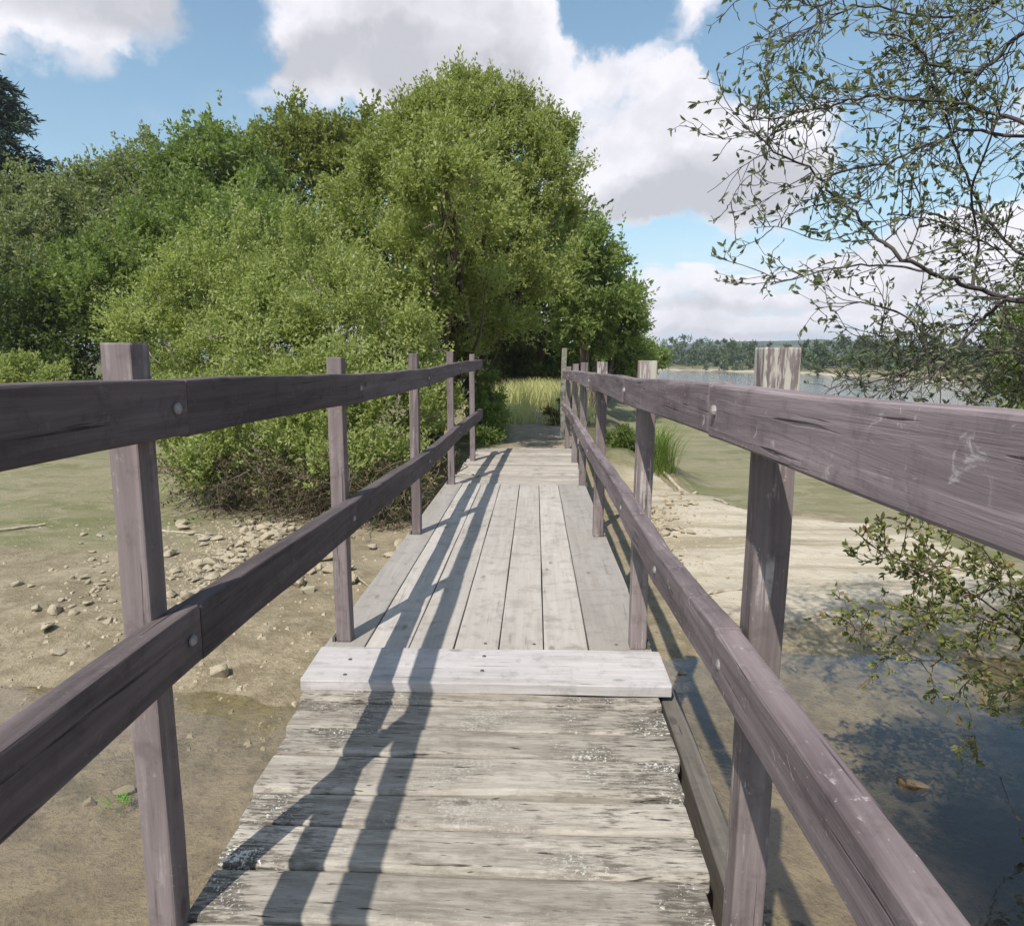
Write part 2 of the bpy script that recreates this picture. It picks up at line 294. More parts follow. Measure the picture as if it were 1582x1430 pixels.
# ------------------------------------------------------------------ ground, water, hills
WL = -.655
AZ = np.array([-60, 0, 8, 9.6, 17.5, 21.6, 28, 35, 50, 80]); FAR = np.array([185, 185, 180, 175, 150, 125, 98, 78, 60, 45]); NEAR = np.array([70, 60, 46, 45, 42, 40, 36, 31, 25, 18])
def gfields(x, y):
    f1 = fbm(x, y, .35, 4)-.5; f2 = fbm(x+50, y, 1.7, 4)-.5; f3 = fbm(x, y+80, 5.5, 3)-.5
    z = -.575 + .10*f1 + .03*f2 + .014*f3
    chan = sst(y + 1.1*f1 + .25*np.abs(x)*0, 4.9, 3.2)*sst(np.abs(x), 16, 8); z = z - chan*(.08+.10*sst(x, .3, 1.8) + .05*sst(y, 3.2, 1.5)) - .02*chan
    edge = np.interp(x, [.5, 1.9, 2.4, 2.9, 3.4, 3.9, 4.25, 4.5, 9], [12.6, 9.9, 8.8, 8.15, 8.0, 7.7, 6.4, 5.0, 2.0]) + .5*f2
    bank = sst(edge-y, -.02, .22)*sst(x, .95, 1.7)*sst(y, 4.0, 5.4); z = z + bank*(.07 + .02*f2)
    flat = sst(y-edge, .1, .8)*sst(x, 1.2, 2.2); z = z - flat*.03
    # embankment carrying the path beyond the bridge
    pc = .25 + .02*(y-10); hw = 1.15 + .35*f2
    emb = sst(y + .4*f2, 9.15, 10.3)*sst(np.abs(x-pc), hw+1.5, hw); z = z*(1-emb) + emb*(-.045 + .02*f3)
    pth = sst(y, 9.4, 10.2)*sst(np.abs(x-pc), .85+.5*f2, .45+.5*f2)
    # wooded ground on the left and behind
    wd_ = np.clip(sst(y + 1.2*np.minimum(x, 0)*0, 17.5, 24)*sst(x, -.5, -4) + sst(-x + .2*y, 17, 26) + sst(y, 24, 30)*sst(x, 5.5, 2.5), 0, 1)
    z = z*(1-wd_) + wd_*(-.12 + .35*f1)
    r = np.hypot(x, y); az = np.degrees(np.arctan2(x, y)); nr = np.interp(az, AZ, NEAR)*(1+.12*f1); fr = np.interp(az, AZ, FAR)*(1+.05*f1)
    lake = sst(r, nr, nr*1.12)*sst(r, fr*1.03, fr*.97)*sst(x - .0*y, 3.0, 7.0); z = z*(1-lake) - 1.3*lake
    land = sst(r, fr, fr*1.25)*sst(y, -40, 0); z = z + land*1.2
    beach = sst(r, fr*.96, fr*1.0)*sst(r, fr*1.08, fr*1.04)*(x > 3)
    sand = np.clip(bank*1.0 + beach + .65*sst(np.abs(x-3.2)-1.2, 3, 0)*sst(np.abs(y-22)-2, 9, 2)*flat*sst(f1, -.05, .1) + .35*sst(f1, .02, .12)*(1-flat)*(y > 4.3), 0, 1)
    algae = np.clip(flat*sst(r, 60, 38)*1.0 + sst(x, -3.4, -4.6)*sst(y, 5.9, 7.2)*sst(y, 13.5, 10)*1.0 + .5*sst(x, -2.5, -3.2)*sst(y, 5.5, 6.4)*(f1 > 0), 0, 1)*(1-emb)
    wet = np.maximum(sst(z + .03*f3, WL+.03, WL-.05), .9*sst(y + 1.8*f1 + 1.2*f2 + .8*f3, 5.9, 3.9)*sst(y, -3, 0)*(1-bank))
    green = np.clip(wd_ + land*sst(r, fr*1.05, fr*1.1) + emb*(1-pth)*.9 + sst(y, -2, -8), 0, 1)
    muck_shade = sst(x + 1.6*f1 - .12*y, 1.0, 1.7)*sst(y + .8*f2 + .9*f3, 4.1, 3.3)*sst(y, -2, 0)  # right pool mask: dark silt that also carries the tree's shade
    return z, dict(muck_shade=muck_shade, sand=sand, algae=algae, path=pth, wood=green, wet=wet)
def gz(x, y): return float(gfields(np.array([x], float), np.array([y], float))[0][0])
def axis(lo, hi, a, b, step, g=1.09):
    c = list(np.arange(a, b, step)); s = step; q = b
    up = []
    while q < hi: up.append(q); s *= g; q += s
    up.append(hi); s = step; q = a; dn = []
    while q > lo: s *= g; q -= s; dn.append(max(q, lo))
    return np.array(sorted(set(dn)) + c + up)
gx = axis(-950, 1400, -6.5, 6.5, .06); gy = axis(-60, 1100, .6, 13, .07)
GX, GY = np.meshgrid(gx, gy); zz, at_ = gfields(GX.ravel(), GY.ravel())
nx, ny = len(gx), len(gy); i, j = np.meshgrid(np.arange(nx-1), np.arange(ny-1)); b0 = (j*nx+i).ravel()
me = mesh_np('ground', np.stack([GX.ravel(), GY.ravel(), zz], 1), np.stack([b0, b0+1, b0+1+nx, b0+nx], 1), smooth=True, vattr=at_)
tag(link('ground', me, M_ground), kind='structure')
wx = np.array([-30, 30, 400.]); wy = np.array([-20, 30, 400.])
WX, WY = np.meshgrid(wx, wy); f = []
for a in range(2):
    for b in range(2): f.append((a*3+b, a*3+b+1, a*3+b+4, a*3+b+3))
tag(link('water', mesh_np('water', np.stack([WX.ravel(), WY.ravel(), np.full(9, WL)], 1), f), M_water), kind='structure')
# distant wooded ridge
hx = np.linspace(-900, 1500, 150); hy = np.array([420, 480, 560, 640, 720, 900]); HX, HY = np.meshgrid(hx, hy)
prof = np.array([0, .35, .75, 1, .9, .4])[:, None]; hh = (7 + 12*np.exp(-((HX-235)/150.)**2) + 5*np.exp(-((HX-800)/300.)**2) + 5*fbm(HX, HY, .012, 3) + 3.0*fbm(HX, HY, .08, 3))*prof - 1
b0 = (np.meshgrid(np.arange(149), np.arange(5))); b0 = (b0[1]*150+b0[0]).ravel()
m_hill = simple('wooded_hillside', (.050, .072, .040), .95, var=.55, scale=.06)
tag(link('hills', mesh_np('hills', np.stack([HX.ravel(), HY.ravel(), hh.ravel()], 1), np.stack([b0, b0+1, b0+151, b0+150], 1), smooth=True), m_hill), kind='structure')

# ------------------------------------------------------------------ timber pieces
def timber(p0, p1, wx_, hz_, seed, rad=.006, wob=.003, seg=14, up=(0, 0, 1), cap_rough=0.):
    """rounded rectangular bar from p0 to p1, slightly uneven; returns verts, faces"""
    r = np.random.default_rng(abs(int(seed))); p0 = np.array(p0, float); p1 = np.array(p1, float); L = np.linalg.norm(p1-p0); tz = (p1-p0)/L
    up = np.array(up, float); sx = np.cross(tz, up); sx /= np.linalg.norm(sx); sy = np.cross(sx, tz)
    prof = []
    for cx, cy, a0 in ((1, 1, 0), (-1, 1, 90), (-1, -1, 180), (1, -1, 270)):
        for da in (0, 45, 90):
            a = R(a0+da); prof.append((cx*(wx_/2-rad)+rad*math.cos(a), cy*(hz_/2-rad)+rad*math.sin(a)))
    prof = np.array(prof); k = 12; ts = np.concatenate([[0, .004/L], np.linspace(.03/L, 1-.03/L, seg), [1-.004/L, 1]])
    ph = r.random(8)*6.28; V = []
    for i, t in enumerate(ts):
        s = 1 - (.0012/min(wx_, hz_)*2 if i in (0, len(ts)-1) else 0)
        ox = wob*(math.sin(3.1*t*L+ph[0])+.5*math.sin(9*t*L+ph[1])); oy = wob*(math.sin(2.7*t*L+ph[2])+.5*math.sin(8*t*L+ph[3])); tw = min(.010, wob*4)*math.sin(2*t*L+ph[4])
        q = prof*s*(1+min(.012, wob*.3/min(wx_, hz_))*math.sin(5*t*L+ph[5])) + r.normal(0, wob*.12, prof.shape)
        q = q@np.array([[math.cos(tw), math.sin(tw)], [-math.sin(tw), math.cos(tw)]])
        V.append(p0 + tz*(t*L) + (q[:, :1]+ox)*sx + (q[:, 1:]+oy)*sy)
    m = len(ts); V = np.concatenate(V); i = np.arange(m-1)[:, None]*k; j = np.arange(k)[None]; j2 = (j+1) % k
    F = list(np.stack([i+j, i+k+j, i+k+j2, i+j2], -1).reshape(-1, 4)); c0 = len(V); V = np.vstack([V, V[:k].mean(0), V[(m-1)*k:].mean(0)])
    for q in range(0, k, 2):
        F.append((c0, q, (q+1) % k, (q+2) % k)); e = (m-1)*k; F.append((c0+1, e+(q+2) % k, e+(q+1) % k, e+q))
    return V, np.array(F)
def timber_obj(name, p0, p1, w_, h_, seed, mat, parent, tint=None, **kw):
    a = Acc(); v, f = timber(p0, p1, w_, h_, seed, **kw); a.add(v, f, random.random() if tint is None else tint)
    return link(name, a.mesh(name, origin=p0), mat, parent, p0)

# ------------------------------------------------------------------ footbridge
bridge = empty('footbridge', (0, 1.5, -.6), label='narrow weathered timber footbridge with post and two-rail handrails over the dry lake bed', cat='footbridge')
YS = [-.42, 1.375, 2.856, 4.76, 6.80, 8.54]
left = {-1: None}
LP = [(-.65, -.42, 1.25, -.75), (-.643, 1.375, 1.26, -.75), (-.650, 2.87, 1.242, .002), (-.657, 4.77, 1.281, .002), (-.656, 6.80, 1.325, .0), (-.60, 8.54, 1.32, -.5)]
RP = [(.65, -.42, 1.25, -.75), (.658, 1.375, 1.257, -.75), (.643, 2.85, 1.235, .002), (.645, 4.78, 1.23, .002), (.670, 6.82, 1.224, .0), (.680, 8.45, 1.207, -.4), (.672, 10.1, 1.165, -.1)]
for s, PP in ((-1, LP), (1, RP)):
    for k, (x, y, zt, zb) in enumerate(PP):
        bx = x + (.003*random.uniform(-1, 1) if k else 0)
        white = (s == 1 and k in (1, 2, 3))
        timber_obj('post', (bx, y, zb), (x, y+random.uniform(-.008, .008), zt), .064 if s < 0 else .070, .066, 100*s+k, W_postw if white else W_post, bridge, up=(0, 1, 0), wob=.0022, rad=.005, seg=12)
        if k >= 2 and zb > -.1:       # bracket foot beside the post
            timber_obj('post_foot', (x+s*.043, y-.03, .001), (x+s*.043, y+.03, .001), .014, .045, 7*k+s, W_beam, bridge, wob=.0005, rad=.002, seg=3)
# rails: one piece per bay, butted just beyond each post
def rails(side, name, stations, h, t, mat):
    for i in range(len(stations)-1):
        (y0, x0, z0), (y1, x1, z1) = stations[i], stations[i+1]
        g = .0005; dz = random.uniform(-.0015, .0015); dx = random.uniform(-.001, .001)
        nm = name
        rl = timber_obj(nm, (x0+dx, y0+g, z0+dz), (x1+dx, y1-g, z1+dz), t, h+random.uniform(-.0015, .0015), hash((side, h, i)) % 9999 if False else 31*i+7*side+int(h*1000)+50, mat, bridge, wob=.0024, rad=.006, seg=20)
        # coach bolts into the post at either end of the piece
        for yb in ((y1-.05,) if i < len(stations)-2 else (y1-.35,)):
            a = Acc(); f_ = (yb-y0)/(y1-y0); xb = x0+(x1-x0)*f_ - side*(t/2+.0035); zb = z0+(z1-z0)*f_
            c = np.array([xb, yb, zb+.0]); rr = [.0125, .0125, .009, .003]; px_ = [0.004, 0, -.004, -.006]
            V = []
            for q in range(4): V.append(np.stack([np.full(10, side*-px_[q]*-1), rr[q]*np.cos(np.arange(10)*.628), rr[q]*np.sin(np.arange(10)*.628)], 1))
            V = np.concatenate(V)+c; i_ = np.arange(3)[:, None]*10; j_ = np.arange(10)[None]; j2 = (j_+1) % 10
            F = list(np.stack([i_+j_, i_+j2, i_+10+j2, i_+10+j_], -1).reshape(-1, 4)) + [(30, 31, 32, 33), (30, 33, 34, 39), (34, 35, 38, 39), (35, 36, 37, 38)]
            a.add(V, F); link('bolt', a.mesh('bolt', origin=c), M_bolt, rl, c)
XR = .590
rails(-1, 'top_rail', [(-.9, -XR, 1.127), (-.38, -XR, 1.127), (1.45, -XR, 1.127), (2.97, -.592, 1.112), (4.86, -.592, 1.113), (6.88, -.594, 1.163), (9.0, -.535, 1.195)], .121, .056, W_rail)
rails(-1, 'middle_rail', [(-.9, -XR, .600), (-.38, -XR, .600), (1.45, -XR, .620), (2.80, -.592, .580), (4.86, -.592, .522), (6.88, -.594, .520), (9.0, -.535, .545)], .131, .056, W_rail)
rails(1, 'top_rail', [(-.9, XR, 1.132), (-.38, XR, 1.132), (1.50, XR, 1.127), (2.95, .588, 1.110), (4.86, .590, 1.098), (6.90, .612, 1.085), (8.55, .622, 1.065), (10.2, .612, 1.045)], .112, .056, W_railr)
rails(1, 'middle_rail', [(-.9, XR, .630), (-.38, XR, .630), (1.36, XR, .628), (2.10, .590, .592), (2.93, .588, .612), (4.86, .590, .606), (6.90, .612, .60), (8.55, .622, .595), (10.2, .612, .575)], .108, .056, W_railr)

def plank(acc, x0, x1, y0, y1, zt, th, seed, axis, wob=.002, rad=.004, t=None):
    xm, ym = (x0+x1)/2, (y0+y1)/2
    if axis == 1: v, f = timber((xm, y0, zt-th/2), (xm, y1, zt-th/2), x1-x0, th, seed, rad=rad, wob=wob, seg=16)
    else: v, f = timber((x0, ym, zt-th/2), (x1, ym, zt-th/2), y1-y0, th, seed, rad=rad, wob=wob, seg=16)
    acc.add(v, f, random.random() if t is None else t)
# near deck: old cross sleepers
a = Acc(); seams = [2.497, 2.407, 2.224, 2.057, 1.865, 1.714, 1.549, 1.385, 1.19, 1.02, .84, .66, .47, .29, .1, -.09, -.27, -.46, -.65, -.84]
for i in range(len(seams)-1):
    y1, y0 = seams[i], seams[i+1]; xl = np.interp(y0, [1.3, 2.5], [-.612, -.700]) + random.uniform(-.010, .010); xr = np.interp(y0, [1.3, 2.5], [.612, .685]) + random.uniform(-.010, .010)
    plank(a, xl, xr, y0+.005, y1-.005, -.047 + random.uniform(-.008, .005), .055, 300+i, 0, wob=.003, rad=.013)
link('old_deck', a.mesh('old_deck', origin=(0, 1, -.05)), W_sleep, bridge, (0, 1, -.05))
# main deck: long boards
a = Acc(); bx = [-.725, -.545, -.352, -.157, .038, .233, .428, .700]
for i in range(7):
    g = .0026
    if i == 6:
        plank(a, bx[i]+g, bx[i+1], 2.772, 3.60, .000, .035, 401, 1, wob=.0007, t=.02); plank(a, bx[i]+g, bx[i+1]+.004, 3.605, 6.868, -.001, .035, 402, 1, wob=.0007, t=.06)
    else: plank(a, bx[i]+g, bx[i+1]-g, 2.772+random.uniform(-.002, .002), 6.868+random.uniform(-.006, .0), random.uniform(-.0015, .0015), .035, 410+i, 1, wob=.0007, t=(.04 if i == 0 else random.uniform(.45, 1)))
deck = link('main_deck', a.mesh('main_deck', origin=(0, 2.77, 0)), W_deck, bridge, (0, 2.77, 0))
# far deck: cross boards
a = Acc(); y = 6.874; i = 0
while y < 9.75:
    wd2 = random.uniform(.13, .17); sh = np.interp(y, [6.8, 9.8], [0, .03]); plank(a, -.685+sh+random.uniform(-.02, .02), .70+sh+random.uniform(-.02, .02), y+.004, y+wd2-.004, -.010+random.uniform(-.006, .004), .045, 500+i, 0, wob=.002, rad=.007); y += wd2; i += 1
link('far_deck', a.mesh('far_deck', origin=(0, 6.9, 0)), W_fardeck, bridge, (0, 6.9, 0))
# pale threshold board with screws, resting a little proud of both decks
v, f = timber((-.722, 2.622, -.017), (.722, 2.630, -.017), .288, .044, 777, rad=.004, wob=.0012, seg=18)
v[:, 2] += (v[:, 1]-2.62)*.055 - .0
a = Acc(); a.add(v, f, .6); tb = link('threshold_board', a.mesh('threshold_board', origin=(0, 2.62, 0)), W_cross, bridge, (0, 2.62, 0))
M_screw = simple('dark_screw', (.10, .09, .085), .5, .5)
def screw(x, y, z, parent, r_=.011):
    a = Acc(); ang = np.arange(8)*math.pi/4; V = np.concatenate([np.stack([x+r_*np.cos(ang), y+r_*.8*np.sin(ang), np.full(8, z)], 1), np.stack([x+r_*.75*np.cos(ang), y+r_*.6*np.sin(ang), np.full(8, z+.003)], 1)])
    F = [(i, (i+1) % 8, 8+(i+1) % 8, 8+i) for i in range(8)] + [(8, 9, 10, 11), (8, 11, 12, 15), (12, 13, 14, 15)]
    a.add(V, F); link('screw', a.mesh('screw', origin=(x, y, z)), M_screw, parent, (x, y, z))
for px, py in ((541, 1016), (533, 1037), (745, 1032), (748, 1012)):
    p = at_z(px, py, .013); screw(p[0], p[1], .0052+(p[1]-2.62)*.055, tb, .009)
for px, py in ((750, 994), (825, 995), (952, 996)):
    p = at_z(px, py, .0); screw(p[0], p[1], .0005, deck, .008)
# bearers
for s in (-1, 1):
    timber_obj('side_beam', (s*.66 if s > 0 else -.54, -.8, -.16), (s*.725 if s > 0 else -.62, 2.60, -.15), .07, .16, 600+s, W_beam, bridge, wob=.002, rad=.006, seg=20)
    timber_obj('side_beam', (s*.665, 2.62, -.125), (s*.65, 9.7, -.125), .06, .15, 610+s, W_beam, bridge, wob=.002, rad=.006, seg=20)
    for y in (2.66, 4.78, 6.8, 8.6):
        timber_obj('pile', (s*.60, y, -1.0), (s*.60, y, -.2), .09, .09, 650+s+int(y*3), W_beam, bridge, up=(0, 1, 0), wob=.003, seg=6)
timber_obj('side_beam', (.02, -.8, -.15), (.02, 9.7, -.12), .08, .13, 620, W_beam, bridge, wob=.002, seg=20)
# tall old post where the path begins
pb = empty('wooden_post', (.655, 11.6, -.06), label='tall thin old post standing alone just past the far end of the right handrail', cat='post')
timber_obj('shaft', (.655, 11.6, -.35), (.668, 11.6, 1.46), .085, .085, 901, M_oldpost, pb, up=(0, 1, 0), wob=.006, seg=10)

# ------------------------------------------------------------------ foliage engine
def unit(v): return v/(np.linalg.norm(v, axis=-1, keepdims=True)+1e-9)
def leaves_at(P, D, L, Wd, tint, r, fold=False):
    """rhombic leaves at P pointing along D"""
    m = len(P); rv = unit(r.normal(size=(m, 3))); S = unit(np.cross(D, rv)); L = L[:, None]; Wd = Wd[:, None]
    Nn = np.cross(S, D)
    a = P; b = P + D*L*.45 + S*Wd*.5 + Nn*Wd*.12; c = P + D*L - Nn*L*.06; d_ = P + D*L*.45 - S*Wd*.5 + Nn*Wd*.12
    V = np.stack([a, b, c, d_], 1).reshape(-1, 3); F = np.arange(m*4).reshape(-1, 4)
    return V, F, tint
def foliage(lobes, n_sh, per, sh_len, L, Wd, r, up=.6, out=.7, rnd=.5, shell=.55, lump=.25, keep=None, tr=(0, 1), zmin=None, droop=0., clump=26, csig=.14):
    C = np.array([l[:3] for l in lobes]); Rr = np.array([l[3:6] if len(l) > 5 else (l[3],)*3 for l in lobes], float)
    wts = (Rr[:, 0]*Rr[:, 2])**.8; wts /= wts.sum(); idx = r.choice(len(C), n_sh, p=wts)
    dr = unit(r.normal(size=(n_sh, 3))); rad = (shell**3 + (1-shell**3)*r.random(n_sh))**(1/3)
    nc = max(6, n_sh//clump); ci = r.integers(0, nc, n_sh); ctint = r.random(nc)          # boughs: shoots gather round shared centres
    idx = idx[ci % n_sh]; cdir = unit(r.normal(size=(nc, 3))); crad = (shell**3 + (1-shell**3)*r.random(nc))**(1/3)
    loc = cdir[ci]*crad[ci][:, None] + r.normal(0, csig, (n_sh, 3))*[1, 1, .7]; lr = np.linalg.norm(loc, axis=1); dr = loc/(lr[:, None]+1e-9); rad = np.minimum(lr, 1.12)
    lm = 1 + lump*(np.sin(dr[:, 0]*5+idx)*np.sin(dr[:, 1]*5.5+2*idx)*np.sin(dr[:, 2]*5+idx*3)*2.0) + r.normal(0, .05, n_sh)
    P = C[idx] + dr*Rr[idx]*(rad*lm)[:, None]
    # thin out what lies deep inside other lobes
    deep = np.zeros(n_sh, bool)
    for c, q in zip(C, Rr): deep |= (((P-c)/q)**2).sum(1) < .35
    ok = ~(deep & (r.random(n_sh) < .75))
    if zmin is not None: ok &= P[:, 2] > zmin
    P, dr, idx, ci = P[ok], dr[ok], idx[ok], ci[ok]; m = len(P)
    sd = unit(dr*out + np.array([0, 0, up]) + r.normal(0, rnd, (m, 3)))
    t = np.tile(np.linspace(.1, 1, per), m); PP = np.repeat(P, per, 0); SD = np.repeat(sd, per, 0)
    sl_ = np.repeat(sh_len*r.uniform(.6, 1.35, m), per)
    PP = PP + SD*(t*sl_)[:, None] + r.normal(0, sh_len*.06, (m*per, 3)); PP[:, 2] -= droop*(t*sl_)**2
    LD = unit(SD*.7 + r.normal(0, .6, (m*per, 3)))
    tint = np.repeat(ctint[ci]*.35 + r.random(m)*.3, per) + r.random(m*per)*.35
    if keep is not None: k = keep(PP); PP, LD, tint = PP[k], LD[k], tint[k]
    m2 = len(PP); return leaves_at(PP, LD, L*r.uniform(.7, 1.3, m2), Wd*r.uniform(.7, 1.3, m2), tint, r)
def clear_bridge(P): return ~((np.abs(P[:, 0]) < .80) & (P[:, 1] < 10.2) & (P[:, 2] < 2.2))
def limbs(acc, base, lobes, r, r0=.09, extra=3, k=7, stems=1):
    base = np.array(base, float)
    for i, l in enumerate(lobes):
        c = np.array(l[:3]); b = base + np.append(r.normal(0, .15*stems, 2), -.3); mid = b*.45 + c*.55 + r.normal(0, .25, 3); mid[2] = b[2]*.35+c[2]*.65
        pts = smooth_poly([b, b*.75+mid*.25+r.normal(0, .1, 3), mid, c], 5); tube(acc, pts, np.linspace(r0*r.uniform(.7, 1.1), r0*.25, len(pts)), k)
        for e in range(extra):
            q = r.integers(len(pts)//3, len(pts)-1); rad_ = np.array(l[3:6] if len(l) > 5 else (l[3],)*3); tip = c + unit(r.normal(size=3))*rad_*r.uniform(.6, .95)
            p2 = smooth_poly([pts[q], (pts[q]+tip)/2 + r.normal(0, .15, 3), tip], 4); tube(acc, p2, np.linspace(r0*.28, r0*.05, len(p2)), 5)
def px_lobes(spec, depth=1.0):
    out = []
    for (px, py, rp, Y, *rest) in spec:
        c = at_y(px, py, Y); q = rp*Y/FPX; dz = rest[0] if rest else 1.0
        out.append((c[0], c[1], c[2], q, q*depth, q*dz))
    return out
def tree(name, label, cat, spec, mat, n_sh, per, sh_len, L, Wd, base=None, seed=0, group=None, r0=.12, depth=1.0, dead=0, bark=None, **kw):
    r = np.random.default_rng(seed); lobes = px_lobes(spec, depth); A = np.array(lobes)
    if base is None: cx, cy = A[:, 0].mean(), A[:, 1].mean(); base = (cx, cy, gz(cx, cy))
    t = empty(name, base, label=label, cat=cat, group=group)
    a = Acc(); limbs(a, base, lobes, r, r0=r0); link('trunk', a.mesh('trunk', True, origin=base), bark or M_bark, t, base)
    V, F, T = foliage(lobes, n_sh, per, sh_len, L, Wd, r, zmin=base[2]+kw.pop('zoff', .15), **kw)
    link('crown', mesh_np('crown', V, F, T, origin=base), mat, t, base)
    for q in range(dead):
        a = Acc(); l = lobes[r.integers(len(lobes))]; dr = unit(r.normal(size=3) + np.array([0, -1.0, .2])); c = np.array(l[:3])+dr*np.array(l[3:6])*.8
        tip = c + unit(dr + r.normal(0, .5, 3)+np.array([0, 0, .5]))*r.uniform(.5, 1.0)*l[3]*.45; mid = (c+tip)/2+r.normal(0, .06*l[3], 3)
        pts = smooth_poly([c, mid, tip], 4); tube(a, pts, np.linspace(.012, .004, len(pts))*max(1, l[1]/14), 4)
        for e in range(5):
            s0 = pts[r.integers(2, len(pts)-1)]; s1 = s0 + unit(tip-c+r.normal(0, .5*np.linalg.norm(tip-c), 3))*r.uniform(.15, .4)*l[3]*.5
            tube(a, [s0, (s0+s1)/2+r.normal(0, .02, 3), s1], np.array([.006, .004, .002])*max(1, l[1]/14), 3)
        link('dead_branch', a.mesh('dead_branch', True, origin=c), M_dead, t, c)
    return t

# great willow hanging over the path
tree('willow_tree', 'tallest bright green bushy willow in the middle, its crown hanging over the shaded path', 'tree',
     [(705, 235, 78, 12.6), (645, 280, 76, 12.2), (790, 240, 66, 12.8), (828, 310, 62, 12.6), (735, 370, 100, 12.2), (590, 340, 76, 12.0), (600, 440, 90, 11.6), (825, 410, 60, 12.4), (690, 490, 66, 12), (780, 470, 58, 12.6, .9), (530, 430, 80, 11.8), (845, 225, 34, 12.8), (640, 205, 42, 12.4), (700, 178, 48, 12.6), (755, 185, 44, 12.7), (690, 330, 66, 9.9), (710, 430, 60, 9.6), (750, 350, 52, 10.3), (650, 400, 60, 9.6), (860, 340, 34, 12.6), (715, 290, 80, 12.0), (735, 455, 60, 11.2), (700, 520, 50, 11.0), (765, 310, 70, 12.4), (810, 260, 50, 12.6), (675, 235, 60, 12.3), (688, 285, 56, 8.5), (704, 330, 48, 8.9)],
     L_willow, 18000, 14, .34, .072, .034, base=(-1.9, 12.6, -.1), seed=3, up=1.0, out=.55, rnd=.45, dead=45, keep=clear_bridge, zoff=.5, r0=.13, lump=.10)
# low spreading willow beside the bridge
tree('willow_bush', 'broad light green willow bush spreading low over the dry bed left of the bridge', 'bush',
     [(240, 530, 62, 9.8), (325, 460, 76, 10.2), (435, 415, 76, 10.8), (300, 590, 74, 9.2), (420, 540, 95, 9.4), (540, 500, 88, 9.6), (620, 560, 66, 9.2), (500, 630, 80, 8.4), (380, 660, 80, 8.6), (610, 650, 58, 8.4), (310, 690, 54, 8.4), (660, 620, 38, 9.4), (400, 490, 60, 10.0), (600, 525, 52, 9.9), (330, 725, 40, 8.0), (430, 730, 46, 7.8), (520, 738, 42, 7.6), (600, 728, 40, 7.8), (275, 650, 40, 8.6)],
     L_willowlow, 12500, 14, .32, .060, .028, base=(-2.6, 9.6, -.5), seed=4, up=.9, out=.6, rnd=.5, dead=70, keep=clear_bridge, zoff=.16, r0=.07)
# bare brown brushwood under it
r = np.random.default_rng(21); bw = empty('brushwood', (-2.4, 7.7, -.55), label='tangle of dark bare twigs and dry leaves along the foot of the low willow bush', cat='brushwood')
a = Acc(); LP_, LD_ = [], []
for q in range(330):
    u = r.random(); X = -3.9+3.0*u + r.normal(0, .1); Y = np.interp(u, [0, .35, .75, 1], [7.7, 7.5, 6.9, 7.3]) + abs(r.normal(0, .45)); z0 = gz(X, Y)
    p0 = np.array([X+r.normal(0, .25), Y+.3, z0+r.uniform(.1, .75)]); dr = unit(np.array([r.normal(0, .9), -.8, -.35+r.normal(0, .35)])); ln = r.uniform(.3, .8); p2 = p0+dr*ln; p2[2] = max(p2[2], gz(p2[0], p2[1])+.02)
    if abs(p2[0]) < .85: continue
    m1 = (p0+p2)/2 + r.normal(0, .07, 3); pts = smooth_poly([p0, m1, p2], 3); tube(a, pts, np.linspace(.008, .003, len(pts)), 3, r.random())
    for e in range(4):
        s0 = pts[r.integers(1, len(pts))]; s1 = s0+r.normal(0, .12, 3); tube(a, [s0, s1], [.003, .0015], 3, r.random())
        for g in range(5): LP_.append(s0+(s1-s0)*r.random()+r.normal(0, .02, 3)); LD_.append(unit(r.normal(size=3)))
link('twigs', a.mesh('twigs', True, origin=(-2.4, 7.7, -.55)), M_twig, bw, (-2.4, 7.7, -.55))
LP_ = np.array(LP_); LD_ = np.array(LD_); m_ = len(LP_); V, F, T = leaves_at(LP_, LD_, r.uniform(.03, .07, m_), r.uniform(.015, .03, m_), r.random(m_), r)
link('leaves', mesh_np('leaves', V, F, T, origin=(-2.4, 7.7, -.55)), leafmat('dry_dark_leaf', (.035, .045, .015), (.13, .12, .055), dead=(.24, .16, .10), deadp=.8), bw, (-2.4, 7.7, -.55))

# trees to the right of the path and the dark tunnel beyond
tree('alder_tree', 'rounded green tree standing right of the path just behind the great willow', 'tree',
     [(890, 400, 44, 20), (905, 450, 55, 20), (940, 480, 46, 21), (955, 525, 44, 22), (900, 540, 44, 21), (935, 415, 26, 21), (965, 565, 30, 22, .7)], L_mid, 3600, 12, .45, .14, .06, base=(2.0, 20.5, -.2), seed=5, dead=6, zoff=.3, r0=.14)
tree('dense_tree', 'dark dense tree whose leaves close the far end of the shaded path tunnel', 'tree',
     [(760, 470, 66, 25), (820, 440, 66, 25), (870, 470, 55, 25), (840, 380, 60, 25), (760, 560, 48, 27), (810, 545, 42, 29), (870, 560, 42, 27), (840, 575, 30, 30)], L_dark, 5200, 10, .6, .20, .10, base=(-.6, 27.5, -.1), seed=6, zoff=.05, depth=1.3, r0=.2)
tree('shore_bush', 'low pale green bush on the lake shore past the last tree right of the path', 'bush',
     [(985, 545, 22, 34), (1000, 560, 18, 36), (970, 570, 20, 34)], L_mid, 1100, 8, .5, .22, .10, seed=7, r0=.07)
